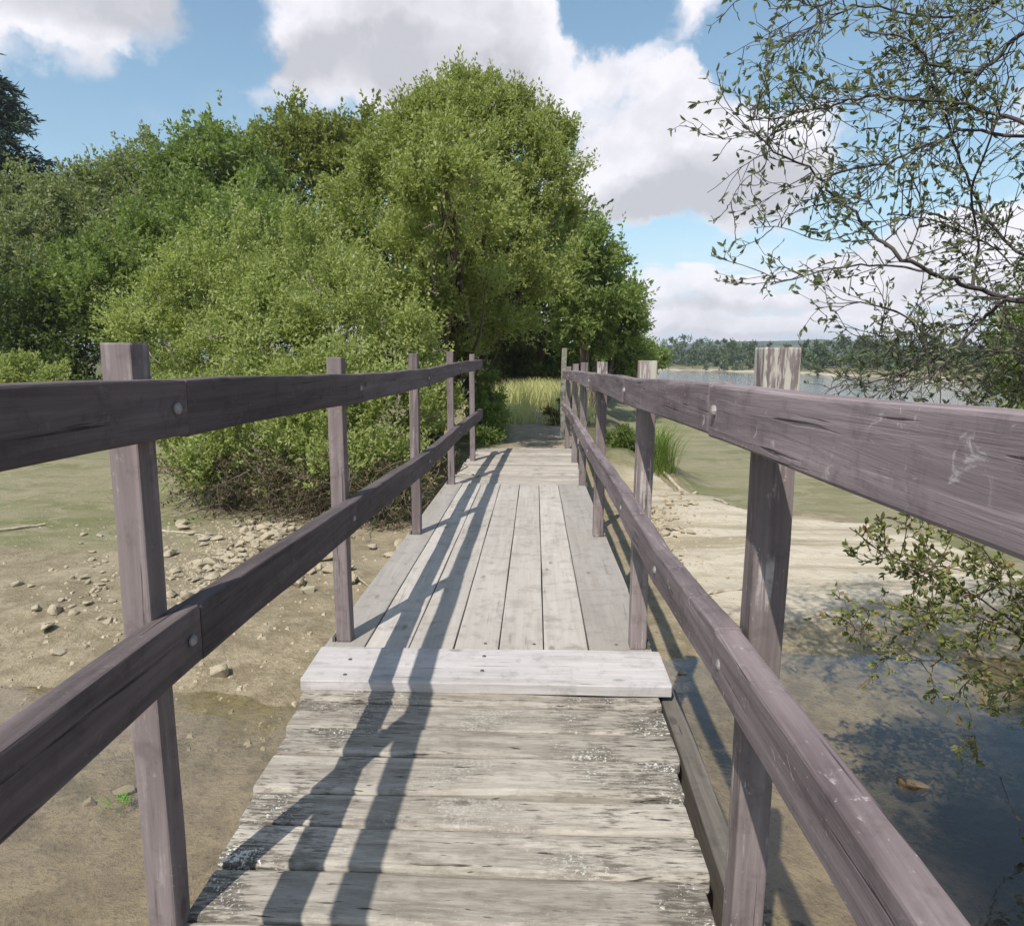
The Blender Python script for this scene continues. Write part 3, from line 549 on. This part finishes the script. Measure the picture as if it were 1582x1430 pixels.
# wood on the left
G = 'trees of the wood across the dry bed'
tree('birch_tree', 'greyish green tree with bare twigs poking from its pointed top, left of centre', 'tree', [(220, 296, 56, 25), (165, 334, 70, 24), (255, 364, 80, 24), (190, 424, 85, 23), (135, 299, 24, 25)], L_grey, 6500, 10, .42, .13, .075, seed=31, group=G, dead=60, r0=.14)
tree('oak_tree', 'clear green round-topped tree between the grey tree and the yellowish one', 'tree', [(338, 265, 62, 25), (300, 330, 80, 24), (370, 320, 80, 24), (330, 410, 90, 22), (275, 275, 26, 25)], L_mid, 6000, 10, .42, .15, .09, seed=32, group=G, r0=.16)
tree('oak_tree', 'yellowish green tree top showing behind the tallest willow, left of it', 'tree', [(440, 254, 58, 28), (510, 249, 56, 28), (470, 304, 90, 28), (560, 264, 60, 28), (400, 274, 40, 28)], L_yellow, 5500, 10, .45, .16, .10, seed=33, group=G, r0=.2)
tree('oak_tree', 'olive green tree with a rounded pale top at the left edge below the conifer', 'tree', [(40, 332, 58, 22), (-30, 372, 80, 22), (70, 422, 90, 21), (5, 462, 80, 20)], L_grey, 5600, 10, .42, .12, .07, seed=34, group=G, r0=.16)
tree('holly_tree', 'very dark dense low tree filling the left edge behind the handrail', 'tree', [(30, 500, 75, 19), (110, 500, 75, 19.5), (70, 570, 70, 19), (150, 560, 60, 19), (-40, 560, 80, 18)], L_dark, 4200, 10, .4, .12, .065, seed=35, group=G, r0=.12)
tree('hazel_tree', 'mid green leafy tree rising right behind the low willow bush', 'tree', [(210, 430, 75, 19), (290, 400, 75, 19), (150, 440, 55, 19), (370, 370, 80, 19), (230, 510, 60, 19)], L_mid, 5000, 10, .38, .12, .07, seed=36, group=G, r0=.12)
tree('low_bush', 'small light green bush poking over the handrail at the left edge', 'bush', [(40, 585, 30, 16, .6), (90, 592, 26, 16, .6), (-10, 590, 30, 16, .6)], L_willowlow, 900, 9, .3, .1, .045, seed=37, r0=.03, zoff=.05)
# conifer
r = np.random.default_rng(41); cb = np.array([-26.0, 34., -.1]); ct = empty('conifer_tree', cb, label='tall dark conifer cut by the left edge of the view above the other trees', cat='tree')
a = Acc(); H_ = 16.0; tube(a, [cb-[0, 0, .3], cb+[0, 0, H_*.5], cb+[0, 0, H_]], [.3, .2, .03], 8); P_, D_ = [], []
for q in range(260):
    t = r.random()**.8; z = 2+t*(H_-2.2); az = r.random()*6.28; ln = (1-t)**.8*5.2*r.uniform(.7, 1.1)+.25; dr = np.array([math.cos(az), math.sin(az), .05-.25*(1-t)])
    p0 = cb+[0, 0, z]; p2 = p0+dr*ln+[0, 0, -.1]; tube(a, [p0, (p0+p2)/2+[0, 0, -.05*ln], p2], [.05, .03, .01], 4)
    for g in range(int(40*ln)):
        s = r.uniform(.15, 1); P_.append(p0+(p2-p0)*s+np.array([0, 0, -.1*s])+r.normal(0, .12+.12*(1-s), 3)*[1, 1, .5]); D_.append(unit(dr+r.normal(0, .6, 3)+[0, 0, -.2]))
link('trunk', a.mesh('trunk', True, origin=cb), M_bark, ct, cb); P_ = np.array(P_); D_ = np.array(D_); m_ = len(P_)
V, F, T = leaves_at(P_, D_, r.uniform(.25, .5, m_), r.uniform(.06, .12, m_), r.random(m_), r); link('crown', mesh_np('crown', V, F, T, origin=cb), L_conifer, ct, cb)

# far wood round the lake: one mass
r = np.random.default_rng(51); LB = []
for row in range(5):
    for az in np.arange(4, 60, .62 if row < 3 else .75):
        a_ = az+r.normal(0, .2); fr = np.interp(a_, AZ, FAR)*(1.05+.13*row)+r.normal(0, 3); h_ = r.uniform(1.5, 3.5)*(.75+.14*row)*(fr/130)**.55*(1+.35*math.sin(a_*.9)*math.sin(a_*.37+1))*(1.5 if r.random() < .08 else 1)
        x_, y_ = fr*math.sin(R(a_)), fr*math.cos(R(a_)); zb = gz(x_, y_)
        LB.append((x_, y_, zb+h_*.5, h_*.62, h_*.62, h_*.62)); LB.append((x_+r.normal(0, h_*.3), y_, zb+h_*.85, h_*.4, h_*.4, h_*.45))
V, F, T = foliage(LB, 26000, 4, .7, .62, .36, r, up=.7, shell=.6, tr=(0, 1), zmin=-.2)
tag(link('far_wood', mesh_np('far_wood', V, F, T), L_far), label='low line of scrub and trees along the far shore of the lake', cat='woodland', kind='stuff')

# ------------------------------------------------------------------ near tree at the right, twigs and single leaves
def leaf6(P, D, L, Wd, tint, r):
    m = len(P); S = unit(np.cross(D, unit(r.normal(size=(m, 3))))); Nn = np.cross(S, D); L = L[:, None]; Wd = Wd[:, None]
    pts = [P, P+D*L*.3+S*Wd*.42+Nn*Wd*.15, P+D*L*.68+S*Wd*.40+Nn*Wd*.12-Nn*L*.03, P+D*L-Nn*L*.10, P+D*L*.68-S*Wd*.40+Nn*Wd*.12-Nn*L*.03, P+D*L*.3-S*Wd*.42+Nn*Wd*.15]
    V = np.stack(pts, 1).reshape(-1, 3); b = np.arange(m)[:, None]*6
    F = np.concatenate([b+np.array([[0, 1, 2, 3]]), b+np.array([[0, 3, 4, 5]])]); return V, F, np.concatenate([tint, tint])
class Grow:
    def __init__(s, seed): s.r = np.random.default_rng(seed); s.wood = Acc(); s.P = []; s.D = []; s.S = []
    def limb(s, pts, r0, r1, kids, klen, lvl=0, leafy=1.0, up=.1):
        r = s.r; kids = kids*(.78 if lvl == 0 else .95); pts = smooth_poly(pts, 4) if len(pts) > 2 else np.array(pts); r0 = r0*.72 if lvl == 0 else r0; pts = pts + r.normal(0, r0*.5, pts.shape)
        rad = np.linspace(r0, r1, len(pts)); tube(s.wood, pts, rad, 6 if r0 > .006 else 4, r.random())
        L = np.linalg.norm(np.diff(pts, axis=0), axis=1).sum(); nk = int(kids*L+r.random())
        for q in range(nk):
            t = r.uniform(.12, 1)*(len(pts)-1.001); i = int(t); p = pts[i]+(pts[i+1]-pts[i])*(t-i); tan = unit(pts[i+1]-pts[i])
            d_ = unit(tan*.8+r.normal(0, .75, 3)+np.array([0, 0, up])); ln = klen*r.uniform(.5, 1.4)
            m_ = p+d_*ln*.5+r.normal(0, ln*.10, 3); e = m_+unit(d_+r.normal(0, .4, 3))*ln*.5
            if lvl < 1: s.limb([p, m_, e], max(.0022, rad[i]*.4), .0012, kids*1.25, klen*.42, lvl+1, leafy, up)
            else: s.twig([p, m_, e], .0018, .0008, leafy)
        if lvl >= 1 or r0 < .004: s.leaves(pts, leafy)
    def twig(s, pts, r0, r1, leafy):
        tube(s.wood, pts, np.linspace(r0, r1, len(pts)), 3, s.r.random()); s.leaves(np.array(pts), leafy)
    def leaves(s, pts, leafy):
        r = s.r; L = np.linalg.norm(np.diff(pts, axis=0), axis=1).sum(); nn = int(L/.030*.66*leafy*r.uniform(.3, 1.5)+r.random())
        if leafy > .2 and L < .25:
            tan = unit(pts[-1]-pts[-2])
            for q in range(int(r.integers(1, 5))): s.P.append(pts[-1]-tan*r.uniform(0, .012)); s.D.append(unit(tan*.8+r.normal(0, .5, 3)))
        for q in range(nn):
            t = (1-r.random()**1.6*.9)*(len(pts)-1.001); i = int(t); p = pts[i]+(pts[i+1]-pts[i])*(t-i); tan = unit(pts[i+1]-pts[i])
            s.P.append(p); s.D.append(unit(tan+r.normal(0, .55, 3)))
    def build(s, t, base, bark, lmat, l0, l1, wr):
        link('branches', s.wood.mesh('branches', True, origin=base), bark, t, base)
        P = np.array(s.P); D = np.array(s.D); m_ = len(P); L = s.r.uniform(l0, l1, m_); V, F, T = leaf6(P, D, L, L*wr, s.r.random(m_), s.r)
        link('leaves', mesh_np('leaves', V, F, T, origin=base), lmat, t, base)
base = np.array([3.75, 2.9, -.62]); T1 = base+[0, 0, 1.9]; T2 = base+[-.1, 0, 3.1]; T3 = base+[.05, 0, .9]
nt = empty('sallow_tree', base, label='near tree at the right edge, its open twigs and small leaves against the sky', cat='tree')
g = Grow(61); Pp = lambda L_: [np.array(at_y(x, y, Y)) if len(q) == 3 else np.array(q) for q in L_ for (x, y, Y) in [q if len(q) == 3 else q]]
def PY(Y, *pp, start=None):
    o = []
    if start is not None:      # bend the hidden stretch between the stem and the view's edge
        a_ = np.array(start, float); b_ = at_y(pp[0][0], pp[0][1], Y); L_ = np.linalg.norm(b_-a_); o = [a_, a_*.68+b_*.32+g.r.normal(0, .13*L_, 3), a_*.32+b_*.68+g.r.normal(0, .10*L_, 3)]
        for q_ in o[1:]: q_[0] = max(q_[0], .70*q_[1]+.35)
    return o + [at_y(x, y, Y+.12*math.sin(i*1.3)) for i, (x, y) in enumerate(pp)]
tube(g.wood, smooth_poly([base-[0, 0, .3], base+[.03, 0, .8], T1, T2, base+[-.3, -.3, 4.4]], 5), np.linspace(.085, .035, 21), 9)
g.limb(PY(2.8, (1590, 468), (1550, 460), (1500, 442), (1440, 420), (1380, 386), (1340, 352), (1300, 310), (1260, 272), (1200, 232), (1150, 195), start=T1-[0, 0, .5]), .019, .0022, 13, .26, leafy=.8)
g.limb(PY(2.85, (1550, 462), (1520, 495), (1490, 520), (1450, 570), (1400, 600)), .012, .003, 20, .26, leafy=.9)
g.limb(PY(2.8, (1440, 420), (1360, 410), (1300, 412), (1240, 427), (1190, 440)), .007, .0018, 16, .2, leafy=.9)
g.limb(PY(2.9, (1610, 40), (1545, 88), (1510, 112), (1455, 105), (1400, 60), (1330, 45), start=T2), .018, .003, 19, .26, leafy=.9)
g.limb(PY(2.7, (1600, 200), (1530, 175), (1470, 160), (1400, 154), (1340, 150), (1290, 160), (1230, 177), (1160, 186), start=T2-[0, 0, .3]), .013, .0022, 18, .22, leafy=.9)
g.limb(PY(2.7, (1215, 182), (1190, 220), (1180, 260), (1150, 277), (1125, 318)), .0035, .0012, 12, .10, leafy=.45)
g.limb(PY(2.75, (1600, 215), (1500, 200), (1430, 224), (1370, 250), (1310, 260), (1272, 281), start=T2-[0, 0, .5]), .012, .002, 16, .22, leafy=.6)
g.limb(PY(3.0, (1600, 400), (1525, 330), (1485, 250), (1462, 190), (1442, 110), (1432, 20), start=T1), .012, .003, 20, .26, leafy=1.0)
g.limb(PY(3.0, (1610, -30), (1500, 22), (1420, 25), (1340, 10), (1280, 30), (1215, 60), start=T2+[0, 0, .3]), .010, .002, 18, .24, leafy=.8)
g.limb(PY(2.6, (1600, -90), (1450, -40), (1330, -20), (1260, 10), (1220, -10), start=T2+[0, 0, .3]), .009, .002, 17, .24, leafy=.7)
g.limb(PY(3.1, (1600, 420), (1540, 385), (1450, 342), (1370, 332), start=T1), .008, .002, 18, .24, leafy=.8)
g.limb(PY(3.0, (1500, 442), (1512, 380), (1500, 300), (1530, 215), (1560, 120)), .008, .003, 18, .24, leafy=.9)
g.limb(PY(2.9, (1400, 402), (1425, 320), (1390, 230), (1400, 150)), .006, .002, 14, .22, leafy=.7)
g.limb(PY(3.0, (1610, 570), (1520, 545), (1440, 560), (1370, 585), (1310, 596), start=T3), .012, .002, 20, .26, leafy=.6)
g.limb(PY(2.9, (1500, 600), (1430, 540), (1400, 490), (1330, 468), (1290, 480), start=None), .007, .002, 18, .22, leafy=.55)
g.limb(PY(2.9, (1600, 520), (1490, 500), (1420, 520), (1350, 520), start=T3+[0, 0, .3]), .008, .002, 18, .24, leafy=.6)
g.limb(PY(2.8, (1340, 352), (1270, 372), (1210, 352), (1165, 352)), .0035, .0012, 14, .14, leafy=.6)
g.limb(PY(2.8, (1150, 195), (1115, 165), (1105, 155)), .002, .001, 10, .08, leafy=.8)
g.limb(PY(2.8, (1160, 205), (1120, 215), (1080, 188)), .002, .001, 12, .08, leafy=.8)
g.limb(PY(2.8, (1300, 310), (1250, 320), (1200, 340), (1165, 345)), .003, .001, 10, .14, leafy=.7)
g.limb(PY(3.2, (1620, 520), (1575, 560), (1540, 590), (1500, 640), start=T3), .012, .004, 22, .28, leafy=1.1)
rr_ = g.r     # unseen boughs added overhead and behind the view's edge, shading the pool
for q in range(17):
    s0 = base+[-.1, 0, rr_.uniform(2.2, 4.2)]; tip = np.array([rr_.uniform(1.35, 3.4), rr_.uniform(-1.2, 1.7), rr_.uniform(2.7, 4.2)]); tip[2] = max(tip[2], 2.5+.78*max(tip[1], 0))
    g.limb([s0, (s0+tip)/2+[0, 0, .35], tip], .014, .003, 13, .42, leafy=.9)
for q in range(6):
    s0 = base+[-.1, 0, rr_.uniform(2.2, 4.0)]; tip = base+np.array([rr_.uniform(.4, 2.4), rr_.uniform(-2.2, .4), rr_.uniform(2.5, 5)])
    g.limb([s0, (s0+tip)/2+[0, 0, .3], tip], .014, .003, 9, .45, leafy=.8)
g.build(nt, base, simple('dark_twig', (.075, .06, .055), .85), L_fore, .018, .038, .38)
V, F, T = foliage([(1.0, -.6, 3.2, .6, .6, .35), (1.9, -.1, 3.4, .85, .6, .4), (2.7, .0, 3.7, .8, .6, .45), (1.7, -.9, 3.3, .8, .7, .4), (2.8, -.5, 3.6, .9, .8, .5), (3.4, .1, 3.9, .7, .6, .5)], 8000, 10, .22, .055, .028, rr_, up=.2, shell=.2)  # extra leaf mass out of view, added to deepen the pool's shade
link('crown', mesh_np('crown', V, F, T, origin=base), L_fore, nt, base)
# shrub low at the right, over the pool
base2 = np.array([2.75, 2.75, -.66]); sh = empty('low_shrub', base2, label='round-leaved shrub arching over the dark pool below the right handrail', cat='shrub')
g = Grow(62)
g.limb(PY(2.6, (1590, 985), (1520, 930), (1440, 890), (1370, 855), (1310, 815), start=base2), .010, .0018, 26, .15, leafy=1.35, up=.05)
g.limb(PY(2.7, (1600, 905), (1540, 900), (1480, 880), (1430, 870), start=base2), .007, .002, 26, .15, leafy=1.3)
g.limb(PY(2.5, (1590, 1060), (1510, 1020), (1440, 1020), (1370, 1015), (1325, 975), (1312, 950), start=base2), .007, .0015, 20, .12, leafy=1.0)
g.limb(PY(2.5, (1600, 1000), (1530, 960), (1460, 945), (1420, 960), start=base2), .008, .002, 28, .16, leafy=1.4)
g.limb(PY(2.5, (1600, 960), (1550, 900), (1520, 850), (1470, 825), start=base2), .006, .002, 22, .13, leafy=1.2)
g.limb(PY(2.5, (1530, 1030), (1490, 1060), (1500, 1110), (1512, 1170)), .003, .001, 20, .08, leafy=.9, up=-.3)
g.limb(PY(2.45, (1600, 1075), (1560, 1060), (1520, 1090), start=base2), .004, .001, 16, .1, leafy=1.0)
g.limb(PY(2.4, (1545, 1200), (1560, 1240), (1585, 1300)), .0025, .001, 5, .05, leafy=.3, up=-.3)
g.limb(PY(3.0, (1600, 830), (1540, 810), (1480, 800), (1440, 800), start=base2+[0, 0, .4]), .005, .001, 22, .10, leafy=1.2)
g.build(sh, base2, M_twig, L_shrub, .018, .034, .58)
# tree further right behind
tree('leafy_tree', 'green tree at the right edge standing behind the open twigs of the near tree', 'tree', [(1625, 520, 60, 9.5), (1640, 600, 60, 9.5), (1610, 590, 36, 9.3)], L_mid, 1500, 12, .3, .09, .04, seed=71, r0=.06, zoff=.1)

# ------------------------------------------------------------------ grasses
def blades(n_, centre, spread, h, width, r, lean=.35, arch=.5, seg=4, face=None):
    V = []; F = []; T = []; k = 0
    for q in range(n_):
        x, y = centre[0]+r.normal(0, spread[0]), centre[1]+r.normal(0, spread[1]); z = gz(x, y)-.01 if face is None else centre[2]; az = r.random()*6.28; hh_ = h*r.uniform(.5, 1.15); ln = r.normal(0, lean); dx = np.array([math.cos(az), math.sin(az), 0]); sd = np.array([-dx[1], dx[0], 0])*width*r.uniform(.6, 1.2)
        for i in range(seg+1):
            t = i/seg; p = np.array([x, y, z])+np.array([0, 0, 1])*hh_*(t-arch*.45*t**3)+dx*hh_*(abs(ln)*t+arch*.6*t*t); wv = sd*(1-t*.9); V += [p-wv, p+wv]
        for i in range(seg): F.append((k+2*i, k+2*i+1, k+2*i+3, k+2*i+2))
        T += [r.random()]*seg; k += 2*(seg+1)
    return np.array(V), np.array(F), np.array(T)
r = np.random.default_rng(81)
c = at_z(1018, 752, -.58); V, F, T = blades(420, c, (.10, .10), 1.0, .006, r, lean=.18, arch=.75); V[:, 0] += 0
tag(link('sedge_tuft', mesh_np('sedge_tuft', V, F, T, origin=c), L_sedge, None, c), label='fountain-shaped pale green sedge tuft on the bed right of the bridge', cat='grass tuft')
c = at_z(958, 742, -.58); tt = empty('sedge_tussock', c, label='dark green mossy tussock on a brown root mound beside the right handrail', cat='tussock')
V, F, T = foliage([(c[0], c[1]+.1, c[2]+.52, .24, .24, .28), (c[0]-.05, c[1]+.1, c[2]+.42, .28, .28, .2)], 900, 8, .12, .07, .018, r, up=.3, shell=.7, droop=1.5); link('tuft', mesh_np('tuft', V, F, T, origin=c), L_moss, tt, c)
a = Acc()
for q in range(150):
    th = r.random()*6.28; p0 = c+np.array([.05*math.cos(th), .1+.05*math.sin(th), .55]); p2 = c+np.array([.20*math.cos(th), .1+.20*math.sin(th), -.02]); tube(a, [p0, (p0+p2)/2+np.array([.08*math.cos(th), .08*math.sin(th), .02]), p2], [.03, .028, .02], 4, r.random())
link('root_mound', a.mesh('root_mound', True, origin=c), M_bark, tt, c)
VV, FF, TT = [], [], []; k = 0
for q in range(260):
    Y = r.uniform(14.0, 22.5); pc = .25+.02*(Y-10); side = r.choice([-1, 1]); X = pc+side*abs(r.normal(.0, 1))*.45+side*.34 if Y < 18 else pc+r.normal(0, .55)
    if (Y < 17 and abs(X-pc) < .35) or X-pc > 1.0: continue
    V, F, T = blades(26, (X, Y, 0), (.18, .18), .95 if Y > 17 else .42, .011, r, lean=.25, arch=.5, seg=3); VV.append(V); FF.append(F+k); TT.append(T); k += len(V)
tag(link('long_grass', mesh_np('long_grass', np.concatenate(VV), np.concatenate(FF), np.concatenate(TT)), L_grass), label='pale sunlit long grass closing the path under the tree tunnel', cat='grass', kind='stuff')
tree('bracken_bush', 'small brownish green bush at the right side of the path before the grass', 'bush', [(862, 645, 12, 14.0), (858, 665, 11, 13.6), (870, 625, 11, 14.5)], leafmat('bracken', (.07, .08, .02), (.20, .15, .06), dead=(.28, .17, .08), deadp=.7), 500, 8, .12, .07, .03, seed=83, r0=.01, zoff=.02)
tree('bramble_bush', 'dark green leafy shrub hanging beside the last post of the left handrail', 'bush', [(758, 605, 20, 12.5), (752, 640, 20, 11.8), (757, 675, 17, 11.2), (748, 690, 12, 10.6)], L_mid, 1200, 8, .2, .07, .032, seed=84, r0=.015, zoff=.02, keep=clear_bridge)
c = at_z(182, 1252, -.68); V, F, T = foliage([(c[0], c[1], -.66, .05, .035, .02)], 34, 5, .03, .022, .004, r, up=.3); tag(link('water_weed', mesh_np('water_weed', V, F, T, origin=c), L_bright, None, c), label='small bright green weed in the shallow water left of the near post', cat='water plant')

# ------------------------------------------------------------------ driftwood sticks
def stick(pp, r0, label, z=-.56, name='driftwood_stick'):
    P = [at_z(x, y, z) for x, y in pp]; P = [np.array([p[0], p[1], gz(p[0], p[1])+r0*.6]) for p in P]; c = P[0]; a = Acc(); pts = smooth_poly(P, 4); pts += rng.normal(0, r0*.2, pts.shape); tube(a, pts, np.linspace(r0, r0*.5, len(pts)), 7)
    tag(link(name, a.mesh(name, True, origin=c), M_drift, None, c), label=label, cat='stick')
stick([(-25, 824), (15, 818), (70, 811)], .022, 'pale curved driftwood stick at the left edge on the green mud')
stick([(250, 822), (290, 826), (330, 833)], .014, 'thin pale stick lying on the mud between the near left post and the willow bush')
stick([(1024, 752), (1060, 764), (1100, 778), (1126, 786)], .028, 'long pale branch half sunk along the edge of the sand bank right of the bridge')
stick([(1085, 921), (1110, 918), (1150, 915)], .016, 'short thin stick on the sand in front of the near right post')

# ------------------------------------------------------------------ stones
import bmesh
def stone_mesh(seed, flat=.5):
    r = random.Random(seed); bm = bmesh.new()
    for q in range(r.randint(11, 17)):
        v = Vector((r.gauss(0, 1), r.gauss(0, 1), r.gauss(0, 1))).normalized(); v = Vector((v.x*1.0, v.y*r.uniform(.6, .8), v.z*flat)); bm.verts.new(v*r.uniform(.85, 1.1))
    bmesh.ops.convex_hull(bm, input=bm.verts[:]); bmesh.ops.bevel(bm, geom=bm.edges[:], offset=.07, segments=1, affect='EDGES', profile=.6)
    me = bpy.data.meshes.new('stone'); bm.to_mesh(me); bm.free(); me.materials.append(M_stone); return me
SM = [stone_mesh(900+i, [.45, .6, .35, .7, .5][i % 5]) for i in range(14)]
def stone(x, y, s, label, group=None, k=None, sink=.25, z=None):
    me = SM[random.randrange(14) if k is None else k]; o = bpy.data.objects.new('stone', me); COL.objects.link(o)
    sc = (s*random.uniform(.85, 1.15), s*random.uniform(.85, 1.15), s*random.uniform(.8, 1.1)); o.scale = sc
    o.location = (x, y, (gz(x, y) if z is None else z) + sc[2]*.3); o.rotation_euler = (random.uniform(-.2, .2), random.uniform(-.2, .2), random.uniform(0, 6.28)); tag(o, label=label, cat='stone', group=group)
GL = 'stones strewn on the bed left of the bridge'
named = [(338, 1026, .105, 'large flat-topped stone alone in the shallow water left of the threshold board', 1), (186, 1180, .055, 'squarish stone just left of the near left post below the handrail', 5), (135, 1196, .045, 'small pale stone partly hidden under the lower left rail', 3),
         (85, 948, .085, 'biggest stone of the small pile at the left edge', 0), (72, 968, .09, 'flat stone in front of the small pile at the left edge', 2), (113, 950, .045, 'small upright stone right of the small pile at the left edge', 3), (58, 944, .06, 'low stone behind the small pile at the left edge', 6),
         (88, 998, .06, 'lone pale stone below the small pile at the left edge', 4), (166, 960, .05, 'rounded stone touching the left side of the near left post', 8), (172, 933, .045, 'stone a hand above the one that touches the near left post', 9), (280, 811, .10, 'pale whitish stone on the smooth mud near the willow bush', 7),
         (262, 860, .12, 'pale flat slab right beside the near left post', 2), (458, 906, .12, 'long light slab just left of the second left post, below the rail', 11), (27, 904, .06, 'single pale stone at the left edge above the small pile', 12), (95, 930, .035, 'small dark-sided stone above the small pile at the left edge', 10), (180, 997, .028, 'tiny white stone against the left edge of the near left post', 13),
         (500, 868, .12, 'flat stone in the shade at the foot of the brushwood by the second left post', 2), (510, 885, .10, 'broad slab against the second left post below the brushwood', 6), (138, 1037, .03, 'small half-buried stone on the bare mud left of the lower rail', 4), (487, 870, .08, 'tan slab left of the second left post', 11)]
for px, py, s, lab, k in named:
    p = at_z(px, py, -.56); stone(p[0], p[1], s, lab, GL, k)
r = random.Random(5)
SHARED = 'small pale angular stone, one of many strewn between the near left post and the brushwood'
for q in range(190):
    u = r.random(); cx = 290+u*190+r.gauss(0, 26); cy = np.interp(cx, [230, 330, 480], [925, 868, 818])+r.gauss(0, 28)
    if 165 < cx < 245 or cy < 800: continue
    if cx > 560: continue
    p = at_z(cx, cy, -.56); sz_ = abs(r.gauss(.042, .018))+.014
    stone(p[0], p[1], sz_, ('large ' if sz_ > .075 else 'medium-sized ' if sz_ > .05 else 'small ') + ('pale angular stone of the heap near the foot of the brushwood' if cx > 400 else 'pale angular stone of the strewn band close behind the near left post' if cx < 310 else 'pale angular stone in the middle of the strewn band left of the lower rail'), GL)
for q in range(34):
    cx = r.gauss(150, 40); cy = r.gauss(905, 35) 
    if cx > 164: cx = 164-r.random()*30
    p = at_z(cx, cy, -.56); stone(p[0], p[1], abs(r.gauss(.022, .01))+.012, 'little pebble scattered on the mud left of the near left post', GL)
for q in range(16):
    cx = r.uniform(455, 640); cy = np.interp(cx, [455, 640], [900, 850])+r.gauss(0, 16)
    p = at_z(cx, cy, -.56)
    if p[0] > -.85: continue
    stone(p[0], p[1], abs(r.gauss(.05, .02))+.02, 'tan stone at the foot of the bridge side near the second left post', GL)
GR = 'stones on the sand bank right of the bridge'
for px, py, s, lab, k in [(1226, 962, .030, 'small pale stone just right of the near right post', 4), (1228, 1006, .04, 'long pale stone beside the near right post at the edge of the pool', 11), (1410, 1196, .075, 'brown stone sticking out of the dark pool at the right', 8), (1074, 771, .05, 'dark stone on top of the bright sand beside the second right post', 3), (1050, 1016, .06, 'pale flat stone just beyond the right end of the threshold board', 2)]:
    p = at_z(px, py, -.56 if py < 1100 else -.62); stone(p[0], p[1], s, lab, GR, k, z=(-.69 if px == 1410 else None))
    if px == 1410:
        o_ = COL.objects[-1]; o_.data = o_.data.copy(); o_.data.materials.clear(); o_.data.materials.append(simple('brown_wet_stone', (.16, .11, .06), .5))
for q in range(110):
    cx = 1010+abs(r.gauss(0, 28)); cy = r.gauss(805, 24) if r.random() < .75 else r.gauss(878, 14)
    p = at_z(cx, cy, -.52); stone(p[0], p[1], abs(r.gauss(.042, .018))+.012, 'small whitish stone of the ' + ('upper rubble patch on the sand beside the second right post' if cy < 845 else 'lower rubble patch on the sand, seen through the right railing'), GR)

# fine gravel between the stones: uncountable, one object
r = np.random.default_rng(95); V = []; F = []; k = 0
def grit(x, y, sz):
    global k
    z = gz(x, y); th = r.random()*6.28; c_, s_ = math.cos(th), math.sin(th); q = np.array([[-1, -.6, -.4], [.9, -.8, -.4], [1, .7, -.4], [-.8, .8, -.4], [-.6, -.3, .5], [.6, -.5, .6], [.5, .4, .45], [-.5, .5, .55]])*r.uniform(.75, 1.25, (8, 3))*sz
    q = np.stack([q[:, 0]*c_-q[:, 1]*s_, q[:, 0]*s_+q[:, 1]*c_, q[:, 2]*.8], 1) + [x, y, z+sz*.15]; V.append(q)
    F.extend([(k+4, k+5, k+6, k+7), (k, k+1, k+5, k+4), (k+1, k+2, k+6, k+5), (k+2, k+3, k+7, k+6), (k+3, k, k+4, k+7)]); k += 8
for q in range(2600):
    if q < 1500: cx = r.normal(360, 95); cy = np.interp(cx, [150, 330, 480], [915, 870, 815])+r.normal(0, 38)
    elif q < 2000: cx = r.uniform(-60, 600); cy = r.uniform(800, 1120)
    else: cx = 1012+abs(r.normal(0, 48)); cy = r.normal(830, 45)
    if cy < 790: continue
    p = at_z(cx, cy, -.55)
    if abs(p[0]) < .8: continue
    grit(p[0], p[1], abs(r.normal(.007, .005))+.004)
tag(link('gravel', mesh_np('gravel', np.concatenate(V), F), M_stone), label='fine gravel scattered between the stones on the dry bed', cat='gravel', kind='stuff')

# ------------------------------------------------------------------ summer haze over the lake and hills
mh, n, out = newmat('summer_haze'); pv = n.add('ShaderNodeVolumePrincipled', {'Color': (.86, .90, 1, 1), 'Density': .0005, 'Anisotropy': .2}); n.l.new(pv.outputs[0], out.inputs['Volume'])
xs, ys_, zs = (-980, 1430), (-75, 1130), (-3.5, 45)
V = [(x, y, z) for z in zs for y in ys_ for x in xs]; F = [(0, 2, 3, 1), (4, 5, 7, 6), (0, 1, 5, 4), (2, 6, 7, 3), (0, 4, 6, 2), (1, 3, 7, 5)]
tag(link('haze', mesh_np('haze', V, F), mh), label='thin summer haze over the lake and far shore', cat='haze', kind='stuff')
